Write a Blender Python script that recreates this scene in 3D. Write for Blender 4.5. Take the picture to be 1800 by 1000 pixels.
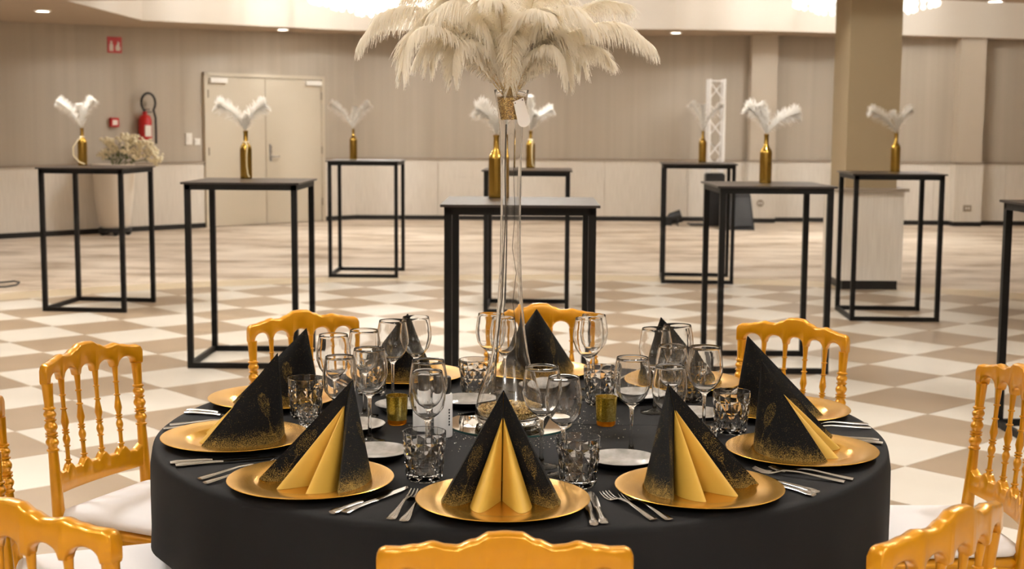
import bpy, math, random
from math import sin, cos, pi, radians as R, sqrt, atan2, hypot
from mathutils import Matrix, Vector

SC = bpy.context.scene
COL = SC.collection
for o in list(bpy.data.objects):
    bpy.data.objects.remove(o, do_unlink=True)

# ------------------------------------------------------------------ camera, light, exposure
F_PX, CAM_H, PITCH, ROLL = 2421.4, 1.4734, 0.1154, 0.0061     # fitted on the 1800 x 1000 frame

def camera():
    cd = bpy.data.cameras.new('camera')
    cd.sensor_fit = 'HORIZONTAL'
    cd.sensor_width = 36.0
    cd.lens = F_PX / 1800 * 36
    cd.clip_start, cd.clip_end = 0.05, 100
    cd.dof.use_dof = True
    cd.dof.focus_distance = 2.95
    cd.dof.aperture_fstop = 7.0
    o = bpy.data.objects.new('camera', cd)
    COL.objects.link(o)
    fwd = Vector((0, cos(PITCH), -sin(PITCH)))
    x = Vector((1, 0, 0)); y = x.cross(fwd)
    xr = cos(ROLL) * x + sin(ROLL) * y
    yr = cos(ROLL) * y - sin(ROLL) * x
    z = -fwd
    o.matrix_world = Matrix(((xr.x, yr.x, z.x, 0), (xr.y, yr.y, z.y, 0), (xr.z, yr.z, z.z, CAM_H), (0, 0, 0, 1)))
    SC.camera = o
camera()

vs = SC.view_settings
vs.view_transform = 'Standard'
vs.look = 'None'
vs.gamma = 1.0
vs.use_curve_mapping = False
vs.exposure = 0.46

W = bpy.data.worlds.new('world'); SC.world = W
W.use_nodes = True
W.node_tree.nodes['Background'].inputs[0].default_value = (0.9, 0.8, 0.68, 1)
W.node_tree.nodes['Background'].inputs[1].default_value = 0.05
SC.cycles.use_denoising = True
SC.cycles.max_bounces = 14
SC.cycles.transmission_bounces = 14
SC.cycles.transparent_max_bounces = 16
SC.cycles.glossy_bounces = 5
SC.cycles.diffuse_bounces = 8
SC.cycles.sample_clamp_indirect = 6
SC.cycles.caustics_reflective = False
SC.cycles.caustics_refractive = True

WARM = (1.0, 0.995, 0.975)
CHAND_W, SPOT_W = 290.0, 60.0
# chandeliers: (x, y) - the two seen in the far coffer, then unseen ones added to light the nearer hall
CHANDELIERS = [(-1.72, 18.1, 0.85), (4.55, 18.1, 0.85), (-4.2, 10.4, 0.9), (0.0, 10.4, 0.9), (-2.6, 4.4, 0.8), (2.6, 4.4, 0.8), (-2.6, -2.6, 1.3), (2.6, -2.6, 1.3)]

def ray(u, v):
    du, dv = u - 900, v - 500
    x = (du * cos(ROLL) + dv * sin(ROLL)) / F_PX
    y = (-du * sin(ROLL) + dv * cos(ROLL)) / F_PX
    return Vector((x, cos(PITCH) - y * sin(PITCH), -sin(PITCH) - y * cos(PITCH)))
def on_z(u, v, z=0.0):                     # where the sight line meets a level
    r = ray(u, v); t = (z - CAM_H) / r.z
    return Vector((r.x * t, r.y * t, z))
def on_y(u, v, Y):                         # where it meets a plane of equal distance
    r = ray(u, v); t = Y / r.y
    return Vector((r.x * t, Y, CAM_H + r.z * t))
def on_wall(u, v, p, d):                   # where it meets an upright wall through p along d
    r = ray(u, v); n = Vector((d[1], -d[0]))
    t = (p[0] * n.x + p[1] * n.y) / (r.x * n.x + r.y * n.y)
    return Vector((r.x * t, r.y * t, CAM_H + r.z * t))

# ------------------------------------------------------------------ materials
MATS = {}
def s2l(c):
    return tuple(((x / 255) / 12.92 if x / 255 <= 0.04045 else ((x / 255 + 0.055) / 1.055) ** 2.4) for x in c)
class NT:
    def __init__(s, name):
        s.m = bpy.data.materials.new(name); s.m.use_nodes = True
        s.t = s.m.node_tree; s.n = s.t.nodes; s.l = s.t.links
        s.b = s.n['Principled BSDF']; s.out = s.n['Material Output']
        MATS[name] = s.m
    def add(s, typ, **kw):
        nd = s.n.new(typ)
        for k, v in kw.items(): setattr(nd, k, v)
        return nd
    def link(s, a, b): s.l.new(a, b)
    def math(s, op, a, b=None, c=None, clamp=False):
        nd = s.n.new('ShaderNodeMath'); nd.operation = op; nd.use_clamp = clamp
        for i, v in enumerate((a, b, c)):
            if v is None: continue
            if isinstance(v, (int, float)): nd.inputs[i].default_value = v
            else: s.l.new(v, nd.inputs[i])
        return nd.outputs[0]
    def noise(s, scale, detail=3, vec=None, rough=0.5):
        nd = s.add('ShaderNodeTexNoise'); nd.inputs['Scale'].default_value = scale
        nd.inputs['Detail'].default_value = detail; nd.inputs['Roughness'].default_value = rough
        if vec: s.l.new(vec, nd.inputs['Vector'])
        return nd.outputs['Fac']
    def coord(s, which='Object', scale=None):
        tc = s.add('ShaderNodeTexCoord').outputs[which]
        if scale:
            mp = s.add('ShaderNodeMapping'); mp.inputs['Scale'].default_value = scale
            s.l.new(tc, mp.inputs['Vector']); return mp.outputs[0]
        return tc
    def ramp(s, fac, stops):
        nd = s.add('ShaderNodeValToRGB'); e = nd.color_ramp.elements
        while len(e) < len(stops): e.new(0.5)
        for el, (p, c) in zip(e, stops):
            el.position = p; el.color = (*c, 1)
        s.l.new(fac, nd.inputs[0]); return nd.outputs[0]
    def mix(s, fac, a, b):
        nd = s.add('ShaderNodeMix', data_type='RGBA')
        for i, v in ((0, fac), (6, a), (7, b)):
            if isinstance(v, tuple): nd.inputs[i].default_value = (*v, 1)
            elif isinstance(v, (int, float)): nd.inputs[i].default_value = v
            else: s.l.new(v, nd.inputs[i])
        return nd.outputs[2]
    def bump(s, h, strength=0.2, dist=0.01):
        nd = s.add('ShaderNodeBump'); nd.inputs['Strength'].default_value = strength
        nd.inputs['Distance'].default_value = dist
        s.l.new(h, nd.inputs['Height']); s.l.new(nd.outputs[0], s.b.inputs['Normal'])
    def set(s, **kw):
        for k, v in kw.items():
            k = {'color': 'Base Color', 'rough': 'Roughness', 'metal': 'Metallic', 'spec': 'Specular IOR Level', 'coat': 'Coat Weight',
                 'coatr': 'Coat Roughness', 'sheen': 'Sheen Weight', 'trans': 'Transmission Weight', 'ior': 'IOR',
                 'emit': 'Emission Color', 'power': 'Emission Strength', 'sss': 'Subsurface Weight'}[k]
            if isinstance(v, tuple): s.b.inputs[k].default_value = (*v, 1) if len(v) == 3 else v
            elif isinstance(v, (int, float)): s.b.inputs[k].default_value = v
            else: s.l.new(v, s.b.inputs[k])
        return s
def plain(name, rgb, rough=0.5, metal=0.0, **kw):
    t = NT(name); t.set(color=s2l(rgb), rough=rough, metal=metal, **kw)
    n = t.noise(60, 2, t.coord()); t.set(rough=t.math('MULTIPLY_ADD', n, 0.08, rough - 0.04))
    return t

def make_materials():
    # setting
    t = NT('wall_fabric'); co = t.coord('Object', (1, 1, 0.02)); st = t.noise(9, 2, co)
    fine = t.noise(220, 2, t.coord('Object', (1, 1, 0.15)))
    t.set(color=t.ramp(t.math('MULTIPLY_ADD', fine, 0.35, t.math('MULTIPLY', st, 0.65)), [(0.3, s2l((169, 159, 145))), (0.7, s2l((181, 171, 157)))]), rough=0.85)
    t = NT('wood_panel'); g = t.noise(14, 4, t.coord('Object', (6, 6, 0.25)))
    t.set(color=t.ramp(g, [(0.3, s2l((213, 206, 196))), (0.7, s2l((228, 222, 213)))]), rough=0.5)
    t = NT('carpet'); co = t.coord('Object', (0.5, 1.2, 1)); a = t.noise(1.6, 5, co, 0.65); b = t.noise(140, 2, t.coord())
    f = t.math('MULTIPLY_ADD', b, 0.25, t.math('MULTIPLY', a, 0.75))
    t.set(color=t.ramp(f, [(0.38, s2l((150, 133, 114))), (0.47, s2l((186, 170, 151))), (0.56, s2l((207, 194, 177)))]), rough=0.95); t.bump(b, 0.4, 0.004)
    for nm, c1, c2 in (('tile_light', (202, 194, 181), (207, 200, 188)), ('tile_tan', (147, 128, 106), (155, 136, 113)), ('tile_border', (196, 178, 148), (204, 187, 158))):
        t = NT(nm); n = t.noise(2.2, 4, t.coord())
        t.set(color=t.ramp(n, [(0.35, s2l(c1)), (0.65, s2l(c2))]), rough=t.math('MULTIPLY_ADD', n, 0.06, 0.27), spec=0.3)
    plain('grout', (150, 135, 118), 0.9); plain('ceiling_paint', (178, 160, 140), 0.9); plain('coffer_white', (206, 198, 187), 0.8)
    plain('black_trim', (18, 16, 15), 0.5); plain('rail_grey', (150, 138, 124), 0.5); plain('door_paint', (196, 186, 168), 0.5)
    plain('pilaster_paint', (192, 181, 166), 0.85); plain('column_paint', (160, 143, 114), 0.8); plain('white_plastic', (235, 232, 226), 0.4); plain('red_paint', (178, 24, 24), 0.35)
    plain('black_rubber', (14, 14, 14), 0.6); plain('black_plastic', (24, 24, 26), 0.45); plain('steel', (190, 190, 190), 0.28, 1.0)
    plain('sign_white', (236, 230, 224), 0.5); plain('planter', (222, 213, 200), 0.45); plain('leaf', (92, 100, 52), 0.6)
    plain('blossom', (233, 224, 196), 0.7); plain('truss_white', (228, 226, 224), 0.35); plain('dark_cloth', (38, 38, 40), 0.85)
    # table pieces
    t = NT('chair_gold'); n = t.noise(35, 3, t.coord())
    t.set(color=t.ramp(n, [(0.3, s2l((203, 138, 6))), (0.7, s2l((209, 145, 9)))]), rough=0.3, metal=0.4, spec=0.5, coat=0.5, coatr=0.1)
    plain('cushion', (238, 235, 236), 0.9, sheen=0.2)
    t = NT('black_cloth'); wv = t.noise(900, 1, t.coord()); cr = t.noise(3.0, 2, t.coord())
    t.set(color=t.ramp(cr, [(0.3, (0.008, 0.0078, 0.0082)), (0.7, (0.0105, 0.0101, 0.0106))]), rough=0.75, sheen=0.0, spec=0.14)
    t.b.inputs['Sheen Roughness'].default_value = 0.5
    t.bump(wv, 0.25, 0.001)
    t = NT('charger_gold'); n = t.noise(7, 2, t.coord())
    t.set(color=s2l((220, 170, 70)), metal=0.92, rough=t.math('MULTIPLY_ADD', n, 0.08, 0.2)); t.bump(n, 0.08, 0.01)
    t = NT('clear_glass'); t.set(color=(1.0, 1.0, 1.0), rough=0.0, trans=1.0, ior=1.42, spec=0.5)
    plain('cutlery_steel', (176, 174, 172), 0.13, 1.0)
    t = NT('mirror'); t.set(color=(0.9, 0.91, 0.9), metal=1.0, rough=0.02)
    t = NT('mirror_edge'); t.set(color=s2l((40, 70, 66)), rough=0.1, spec=0.6)
    t = NT('tealight_gold'); n = t.noise(420, 2, t.coord()); n2 = t.noise(28, 3, t.coord('Object', (1, 1, 0.35)))
    t.set(color=t.ramp(t.math('MULTIPLY_ADD', n2, 0.6, t.math('MULTIPLY', n, 0.4)), [(0.38, s2l((120, 98, 20))), (0.52, s2l((196, 164, 52))), (0.64, s2l((250, 232, 150)))]), metal=0.75, rough=0.2)
    t = NT('tealight_amber'); t.set(color=s2l((226, 138, 20)), trans=0.6, rough=0.1)
    t = NT('glitter'); v = t.add('ShaderNodeTexVoronoi'); v.inputs['Scale'].default_value = 420; t.link(t.coord(), v.inputs['Vector'])
    t.set(color=t.ramp(v.outputs['Color'], [(0.15, s2l((104, 74, 24))), (0.5, s2l((186, 148, 70))), (0.9, s2l((240, 222, 160)))]), metal=0.75, rough=0.25)
    t.bump(v.outputs['Color'], 0.8, 0.004)
    plain('glitter_silver', (225, 222, 212), 0.2, 1.0)
    t = NT('pearl_dish'); n = t.noise(30, 4, t.coord())
    t.set(color=t.ramp(n, [(0.35, s2l((158, 156, 154))), (0.65, s2l((196, 193, 190)))]), rough=0.25, metal=0.35)
    plain('mill_white', (226, 224, 222), 0.35); plain('mill_black', (12, 12, 12), 0.4)
    for nm, rgb in (('feather', (254, 250, 241)), ('feather_white', (254, 253, 251))):
        t = NT(nm); t.set(color=s2l(rgb), rough=0.85, spec=0.1)
        tr = t.add('ShaderNodeBsdfTranslucent'); tr.inputs[0].default_value = (*s2l(rgb), 1)
        mx = t.add('ShaderNodeMixShader'); mx.inputs[0].default_value = 0.5
        t.link(t.b.outputs[0], mx.inputs[1]); t.link(tr.outputs[0], mx.inputs[2]); t.link(mx.outputs[0], t.out.inputs[0])
    plain('quill', (196, 168, 112), 0.5)
    plain('string', (222, 208, 170), 0.6); plain('wire_dark', (70, 64, 56), 0.4, 0.6)
    t = NT('bottle_gold'); t.set(color=s2l((170, 138, 66)), metal=1.0, rough=0.18)
    plain('table_black', (13, 11, 10), 0.5, spec=0.2)
    t = NT('table_top'); n = t.noise(26, 3, t.coord()); t.set(color=s2l((40, 33, 29)), rough=t.math('MULTIPLY_ADD', n, 0.1, 0.3), spec=0.4)
    plain('hidden_wood', (120, 96, 70), 0.7)
    t = NT('lamp_glow'); t.set(color=(0.9, 0.85, 0.75), emit=(1.0, 0.92, 0.8), power=14.0)
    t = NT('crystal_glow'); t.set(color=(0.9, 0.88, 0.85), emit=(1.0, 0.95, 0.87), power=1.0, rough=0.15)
    plain('gold_lining', (206, 164, 62), 0.6)
    t = NT('bulb_glow'); t.set(color=(0.9, 0.85, 0.75), emit=(1.0, 0.97, 0.92), power=260.0)
    # printed napkin: black paper, gold speckle along the hem, champagne flutes
    t = NT('napkin_print')
    uv = t.add('ShaderNodeSeparateXYZ'); t.link(t.coord('UV'), uv.inputs[0])
    s, v = uv.outputs[0], uv.outputs[1]
    sp = t.noise(800, 1, t.coord()); blot = t.noise(60, 4, t.coord()); big = t.noise(25, 2, t.coord())
    hem = t.math('SUBTRACT', 1.0, t.math('DIVIDE', v, 0.05), clamp=True)
    def flute(c, lean):
        x = t.math('SUBTRACT', t.math('SUBTRACT', s, c), t.math('MULTIPLY', v, lean))
        bowl = t.math('LESS_THAN', t.math('ADD', t.math('POWER', t.math('DIVIDE', x, 0.0125), 2.0), t.math('POWER', t.math('DIVIDE', t.math('SUBTRACT', v, 0.1), 0.036), 2.0)), 1.0)
        stem = t.math('MULTIPLY', t.math('LESS_THAN', t.math('ABSOLUTE', x), 0.0018), t.math('MULTIPLY', t.math('GREATER_THAN', v, 0.02), t.math('LESS_THAN', v, 0.07)))
        foot = t.math('MULTIPLY', t.math('LESS_THAN', t.math('ABSOLUTE', x), 0.012), t.math('LESS_THAN', t.math('ABSOLUTE', t.math('SUBTRACT', v, 0.02)), 0.0016))
        return t.math('MAXIMUM', bowl, t.math('MAXIMUM', stem, foot))
    fl = t.math('MAXIMUM', flute(0.052, 0.08), flute(-0.052, -0.08))
    dens = t.math('ADD', t.math('MULTIPLY', hem, 0.85), t.math('MULTIPLY', fl, 0.36))
    dens = t.math('ADD', dens, t.math('MULTIPLY', t.math('GREATER_THAN', blot, 0.62), 0.16))
    dens = t.math('MULTIPLY', dens, t.math('MULTIPLY_ADD', blot, 0.9, 0.45))
    m = t.math('GREATER_THAN', t.math('ADD', sp, t.math('MULTIPLY', dens, 0.36)), 0.73)
    t.set(color=t.mix(m, (0.0045, 0.0044, 0.0046), s2l((152, 126, 66))), rough=0.8, spec=0.12, metal=t.math('MULTIPLY', m, 0.5))
make_materials()

# ------------------------------------------------------------------ mesh helpers
class MB:
    def __init__(s): s.v = []; s.f = []; s.uv = {}
    def add(s, vs, fs, M=None):
        o = len(s.v)
        s.v += [tuple(M @ Vector(p)) if M else tuple(p) for p in vs]
        s.f += [tuple(o + i for i in f) for f in fs]
        return s
    def box(s, x0, x1, y0, y1, z0, z1, M=None):
        vs = [(x, y, z) for z in (z0, z1) for y in (y0, y1) for x in (x0, x1)]
        return s.add(vs, [(0, 2, 3, 1), (4, 5, 7, 6), (0, 1, 5, 4), (2, 6, 7, 3), (0, 4, 6, 2), (1, 3, 7, 5)], M)
    def lathe(s, prof, n=32, M=None, closed=False, sx=1.0):
        vs = []; fs = []; k = len(prof)
        for r, z in prof:
            for i in range(n):
                a = 2 * pi * i / n; vs.append((r * cos(a) * sx, r * sin(a), z))
        for j in range(k if closed else k - 1):
            jj = (j + 1) % k
            for i in range(n):
                i2 = (i + 1) % n
                fs.append((j * n + i, j * n + i2, jj * n + i2, jj * n + i))
        if not closed:
            if prof[0][0] > 1e-6: fs.append(tuple(range(n))[::-1])
            if prof[-1][0] > 1e-6: fs.append(tuple((k - 1) * n + i for i in range(n)))
        return s.add(vs, fs, M)
    def tube(s, pts, r, n=8, close=False):
        pts = [Vector(p) for p in pts]; k = len(pts); vs = []; fs = []; up = None
        rr = r if isinstance(r, (list, tuple)) else [r] * k
        for i, p in enumerate(pts):
            if close: d = pts[(i + 1) % k] - pts[i - 1]
            else: d = pts[min(i + 1, k - 1)] - pts[max(i - 1, 0)]
            d.normalize()
            if up is None: up = Vector((0, 0, 1)) if abs(d.z) < 0.9 else Vector((1, 0, 0))
            a = d.cross(up); a.normalize(); b = a.cross(d); up = b
            for j in range(n):
                t = 2 * pi * j / n; vs.append(p + rr[i] * (cos(t) * a + sin(t) * b))
        for i in range(k if close else k - 1):
            ii = (i + 1) % k
            for j in range(n):
                j2 = (j + 1) % n; fs.append((i * n + j, i * n + j2, ii * n + j2, ii * n + j))
        if not close: fs += [tuple(range(n))[::-1], tuple((k - 1) * n + j for j in range(n))]
        return s.add(vs, fs)
    def prism(s, poly, z0, z1, M=None):
        k = len(poly)
        vs = [(x, y, z0) for x, y in poly] + [(x, y, z1) for x, y in poly]
        fs = [tuple(range(k))[::-1], tuple(range(k, 2 * k))] + [(i, (i + 1) % k, k + (i + 1) % k, k + i) for i in range(k)]
        return s.add(vs, fs, M)
    def sphere(s, c, r, n=8, m=5, sz=1.0):
        prof = [(r * sin(pi * j / m) if 0 < j < m else 0.0, -r * sz * cos(pi * j / m)) for j in range(m + 1)]
        return s.lathe(prof, n, Matrix.Translation(c))
    def mesh(s, name, mat, smooth=True, angle=40):
        me = bpy.data.meshes.new(name); me.from_pydata(s.v, [], s.f)
        if s.uv:
            l = me.uv_layers.new(name='UV')
            for lp in me.loops: l.data[lp.index].uv = s.uv.get(lp.vertex_index, (0, 0))
        for m in (mat if isinstance(mat, (list, tuple)) else [mat]): me.materials.append(MATS[m])
        me.validate(); me.update()
        if smooth:
            me.shade_smooth()
            if angle < 180: me.set_sharp_from_angle(angle=R(angle))
        return me
    def build(s, name, mat, parent=None, smooth=True, angle=40):
        return put(name, s.mesh(name, mat, smooth, angle), parent)

def put(name, me, parent=None, M=None):
    o = bpy.data.objects.new(name, me); COL.objects.link(o)
    if parent: o.parent = parent
    if M is not None: o.matrix_local = M
    return o
def tag(o, label=None, cat=None, group=None, kind=None):
    if label: o['label'] = label
    if cat: o['category'] = cat
    if group: o['group'] = group
    if kind: o['kind'] = kind
    return o
def empty(name, loc=(0, 0, 0), rz=0.0):
    o = bpy.data.objects.new(name, None); COL.objects.link(o)
    o.empty_display_size = 0.1; o.location = loc; o.rotation_euler = (0, 0, rz); return o
def copy_tree(src, parent=None):
    c = src.copy(); COL.objects.link(c)
    if parent: c.parent = parent
    for ch in list(src.children): copy_tree(ch, c)
    return c
def lerp(pts, t):
    for (a, va), (b, vb) in zip(pts, pts[1:]):
        if t <= b:
            k = (t - a) / (b - a) if b > a else 0
            return va + (vb - va) * max(0, k)
    return pts[-1][1]
def smooth_lerp(pts, t):
    for (a, va), (b, vb) in zip(pts, pts[1:]):
        if t <= b:
            k = max(0, (t - a) / (b - a)); k = k * k * (3 - 2 * k)
            return va + (vb - va) * k
    return pts[-1][1]

# ------------------------------------------------------------------ floor
LA, LT = 0.5305, R(42.2)
FC, R_IN, R_OUT = (0.37, 6.16), 6.95, 7.42
X0, X1, Y0 = -9.6, 9.6, -7.0
def floor():
    n = 96; mb = MB(); ring = []
    outer = []
    for i in range(n):
        a = 2 * pi * i / n; ring.append((FC[0] + R_OUT * cos(a), FC[1] + R_OUT * sin(a), 0))
        dx, dy = cos(a), sin(a)
        tx = ((11 - FC[0]) / dx if dx > 1e-9 else (-11 - FC[0]) / dx if dx < -1e-9 else 1e9)
        ty = ((23 - FC[1]) / dy if dy > 1e-9 else (-8.5 - FC[1]) / dy if dy < -1e-9 else 1e9)
        t = min(tx, ty); outer.append((FC[0] + dx * t, FC[1] + dy * t, 0))
    mb.add(ring + outer, [(i, n + i, n + (i + 1) % n, (i + 1) % n) for i in range(n)])
    corners = [(11, 23, 0), (-11, 23, 0), (-11, -8.5, 0), (11, -8.5, 0)]
    for c in corners:                                  # close the four corner wedges
        a = atan2(c[1] - FC[1], c[0] - FC[0]) % (2 * pi); i = int(a / (2 * pi) * n) % n
        mb.add([outer[i], c, outer[(i + 1) % n]], [(0, 1, 2)])
    fl = tag(mb.build('floor', 'carpet', smooth=False), 'beige mottled carpet around a round checkered dance floor', 'floor', kind='structure')
    g = MB().lathe([(0, -0.02), (R_OUT, -0.02), (R_OUT, -0.003), (0, -0.003)], n, Matrix.Translation((FC[0], FC[1], 0)))
    g.build('grout_bed', 'grout', fl, smooth=False)
    b = MB(); k = n
    pr = [(FC[0] + rr * cos(2 * pi * i / k), FC[1] + rr * sin(2 * pi * i / k), z) for rr, z in ((R_IN, -0.002), (R_IN + 0.003, 0.0005), (R_OUT - 0.003, 0.0005), (R_OUT, -0.002)) for i in range(k)]
    b.add(pr, [(j * k + i, (j + 1) * k + i, (j + 1) * k + (i + 1) % k, j * k + (i + 1) % k) for j in range(3) for i in range(k)])
    b.build('border_band', 'tile_border', fl, smooth=False)
    # checker tiles
    c, s = cos(LT), sin(LT); e1 = Vector((c, s)); e2 = Vector((-s, c))
    ox, oy = OFF
    def tile_mesh(nm, mat, poly):
        cx = sum(p[0] for p in poly) / len(poly); cy = sum(p[1] for p in poly) / len(poly)
        inn = [(p[0] + (cx - p[0]) * 0.008, p[1] + (cy - p[1]) * 0.008) for p in poly]
        m = MB(); k = len(poly)
        m.add([(x, y, -0.006) for x, y in poly] + [(x, y, -0.0008) for x, y in poly] + [(x, y, 0) for x, y in inn],
              [(i, (i + 1) % k, k + (i + 1) % k, k + i) for i in range(k)] + [(k + i, k + (i + 1) % k, 2 * k + (i + 1) % k, 2 * k + i) for i in range(k)] + [tuple(range(2 * k, 3 * k))])
        return m, mat
    h = LA / 2 - 0.0016
    base = [(e1 * a + e2 * b_) * h for a, b_ in ((-1, -1), (1, -1), (1, 1), (-1, 1))]
    whole = {p: tile_mesh('floor_tile', p, [(q.x, q.y) for q in base])[0].mesh('floor_tile', p, smooth=False) for p in ('tile_light', 'tile_tan')}
    rest = {'tile_light': MB(), 'tile_tan': MB()}; cand = []
    for i in range(-40, 60):
        for j in range(-40, 60):
            ctr = e1 * ((i + 0.5 + ox) * LA) + e2 * ((j + 0.5 + oy) * LA)
            r = hypot(ctr.x - FC[0], ctr.y - FC[1])
            if r > R_IN + LA: continue
            poly = [(ctr.x + q.x, ctr.y + q.y) for q in base]
            far = max(hypot(p[0] - FC[0], p[1] - FC[1]) for p in poly)
            near = min(hypot(p[0] - FC[0], p[1] - FC[1]) for p in poly)
            mat = 'tile_light' if (i + j + PARITY) % 2 == 0 else 'tile_tan'
            if far > R_IN:
                if near > R_IN - 0.02: continue
                out = []                                # cut at the round border
                for a_ in range(4):
                    p, q = poly[a_], poly[(a_ + 1) % 4]
                    for st in range(8):
                        x = p[0] + (q[0] - p[0]) * st / 8; y = p[1] + (q[1] - p[1]) * st / 8
                        d = hypot(x - FC[0], y - FC[1]); kk = min(1.0, (R_IN - 0.002) / d)
                        if d > R_IN + 0.12: continue
                        out.append((FC[0] + (x - FC[0]) * kk, FC[1] + (y - FC[1]) * kk))
                if len(out) < 4: continue
                poly = out
            vis = 2.0 < ctr.y and abs(ctr.x) < 0.385 * ctr.y + 0.35 and not (ctr.y < 4.3 and hypot(ctr.x, ctr.y - 3.22) < 0.45)
            cand.append((ctr.y if vis else 99 + r, vis, ctr, poly, mat, far > R_IN))
    cand.sort(key=lambda q: q[0])
    nvis = 0
    for d, vis, ctr, poly, mat, cut in cand:
        if vis and nvis < 300:
            nvis += 1
            if cut: tile_mesh('floor_tile', mat, poly)[0].build('floor_tile', mat, fl, smooth=False)
            else: put('floor_tile', whole[mat], fl, Matrix.Translation((ctr.x, ctr.y, 0)))
        else:
            m = tile_mesh('x', mat, poly)[0]; rest[mat].add(m.v, m.f)
    for mat in rest: tag(rest[mat].build('far_tiles', mat, fl, smooth=False), kind='stuff')
    return fl
OFF, PARITY = (-0.11, 0.2), 0
def lattice_offset():
    pts = [(66, 558), (115.5, 571.5), (164, 586), (230, 560.5), (281.6, 576), (44, 599), (292.6, 621), (229, 658), (147, 702), (1566, 682), (1622, 732), (1582, 826), (1692, 790),
           (1654, 662), (1710, 706), (1536, 756), (1555, 594), (1600, 625), (1668, 610), (1736, 594), (1684, 568), (1740, 556)]
    za = zb = 0
    for u, v in pts:
        p = on_z(u, v); a = (p.x * cos(LT) + p.y * sin(LT)) / LA; b = (-p.x * sin(LT) + p.y * cos(LT)) / LA
        za += complex(cos(2 * pi * a), sin(2 * pi * a)); zb += complex(cos(2 * pi * b), sin(2 * pi * b))
    return atan2(za.imag, za.real) / 2 / pi, atan2(zb.imag, zb.real) / 2 / pi
OFF = lattice_offset()
floor()

# ------------------------------------------------------------------ walls, ceiling
WA, WB = Vector((-6.478, 17.366)), Vector((-2.45, 21.4))
WD = (WB - WA).normalized()                       # direction of the slanted wall
WN = Vector((WD.y, -WD.x))                        # its normal, into the room
def soffit_z(x, y=0):
    return lerp([(-9.6, 2.66), (-6.5, 2.70), (-4.4, 2.765), (-2.4, 2.835), (4.2, 2.85), (7.0, 2.785), (9.6, 2.74)], x)
def rail_z(x): return lerp([(-9.6, 0.86), (-6.5, 0.885), (-2.4, 0.93), (5, 0.935), (9.6, 0.92)], x)

def wall(side, p, q, gaps=(), label='', base_label=''):
    p, q = Vector(p), Vector(q); L = (q - p).length; d = (q - p) / L; n = Vector((d.y, -d.x))
    M = Matrix(((d.x, n.x, 0, p.x), (d.y, n.y, 0, p.y), (0, 0, 1, 0), (0, 0, 0, 1)))
    def spans(a, b):
        out = [(a, b)]
        for g0, g1 in gaps:
            nx = []
            for x0, x1 in out:
                if g1 <= x0 or g0 >= x1: nx.append((x0, x1)); continue
                if g0 > x0: nx.append((x0, g0))
                if g1 < x1: nx.append((g1, x1))
            out = nx
        return out
    z0, z1 = rail_z(p.x), rail_z(q.x)
    mb = MB(); mb.box(0, L, -0.15, 0, 0, 4.8)
    w = put('wall_' + side, mb.mesh('wall_' + side, 'wall_fabric', smooth=False), None, M)
    tag(w, label, 'wall', kind='structure')
    step = 1.22
    for x0, x1 in spans(0, L):
        k = max(1, round((x1 - x0) / step))
        for i in range(k):
            a, b = x0 + (x1 - x0) * i / k + 0.003, x0 + (x1 - x0) * (i + 1) / k - 0.003
            za, zb = z0 + (z1 - z0) * a / L, z0 + (z1 - z0) * b / L
            m = MB(); vs = [(a, 0, .07), (b, 0, .07), (b, .025, .07), (a, .025, .07), (a, 0, za), (b, 0, zb), (b, .025, zb), (a, .025, za)]
            m.add(vs, [(0, 1, 2, 3), (7, 6, 5, 4), (3, 2, 6, 7), (0, 4, 5, 1), (0, 3, 7, 4), (1, 5, 6, 2)])
            m.build('wainscot_panel', 'wood_panel', w, smooth=False)
        za, zb = z0 + (z1 - z0) * x0 / L, z0 + (z1 - z0) * x1 / L
        m = MB(); vs = [(x0, 0, za), (x1, 0, zb), (x1, .045, zb), (x0, .045, za), (x0, 0, za + .03), (x1, 0, zb + .03), (x1, .045, zb + .03), (x0, .045, za + .03)]
        m.add(vs, [(0, 1, 2, 3), (7, 6, 5, 4), (3, 2, 6, 7), (0, 4, 5, 1), (0, 3, 7, 4), (1, 5, 6, 2)])
        m.build('dado_rail', 'rail_grey', w, smooth=False)
    bb = MB()
    for x0, x1 in spans(0, L): bb.box(x0, x1, 0, 0.03, 0, 0.07)
    b = put('baseboard_' + side, bb.mesh('baseboard_' + side, 'black_trim', smooth=False), None, M)
    tag(b, base_label, 'baseboard', kind='structure')
    return w, M

dl = on_wall(358, 300, WA, WD); dr = on_wall(568, 300, WA, WD)
WL0 = WA - WD * 4.4                                # slanted wall starts outside the frame
s_of = lambda P: (Vector((P.x, P.y)) - WL0).dot(WD)
D0, D1 = s_of(dl), s_of(dr)
wall('left', WL0, WB, gaps=[(D0, D1)], label='slanted taupe wall with double door and pale wainscot', base_label='black baseboard below the slanted taupe wall')
wall('back', WB, (5.3, 21.4), label='long taupe wall with pale panelled wainscot behind the truss tower', base_label='black baseboard below the long taupe wall')
wall('right', (5.3, 20.9), (9.6, 20.9), label='taupe wall section beyond the square pillar', base_label='black baseboard below the wall section beyond the pillar')
wall('east', (9.6, 20.9), (9.6, Y0), label='plain taupe side wall with pale wainscot', base_label='black baseboard of the plain side wall')
wall('south', (9.6, Y0), (X0, Y0), label='taupe end wall with pale wainscot', base_label='black baseboard of the taupe end wall')
wall('west', (X0, Y0), (X0, WL0.y), label='taupe side wall joining the slanted wall', base_label='black baseboard of the side wall beside the slanted wall')
tag(MB().box(5.25, 5.3, 20.9, 21.4, 0, 4.8).build('wall_return', 'wall_fabric', smooth=False), 'short taupe wall return behind the pillar', 'wall', kind='structure')

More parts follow.
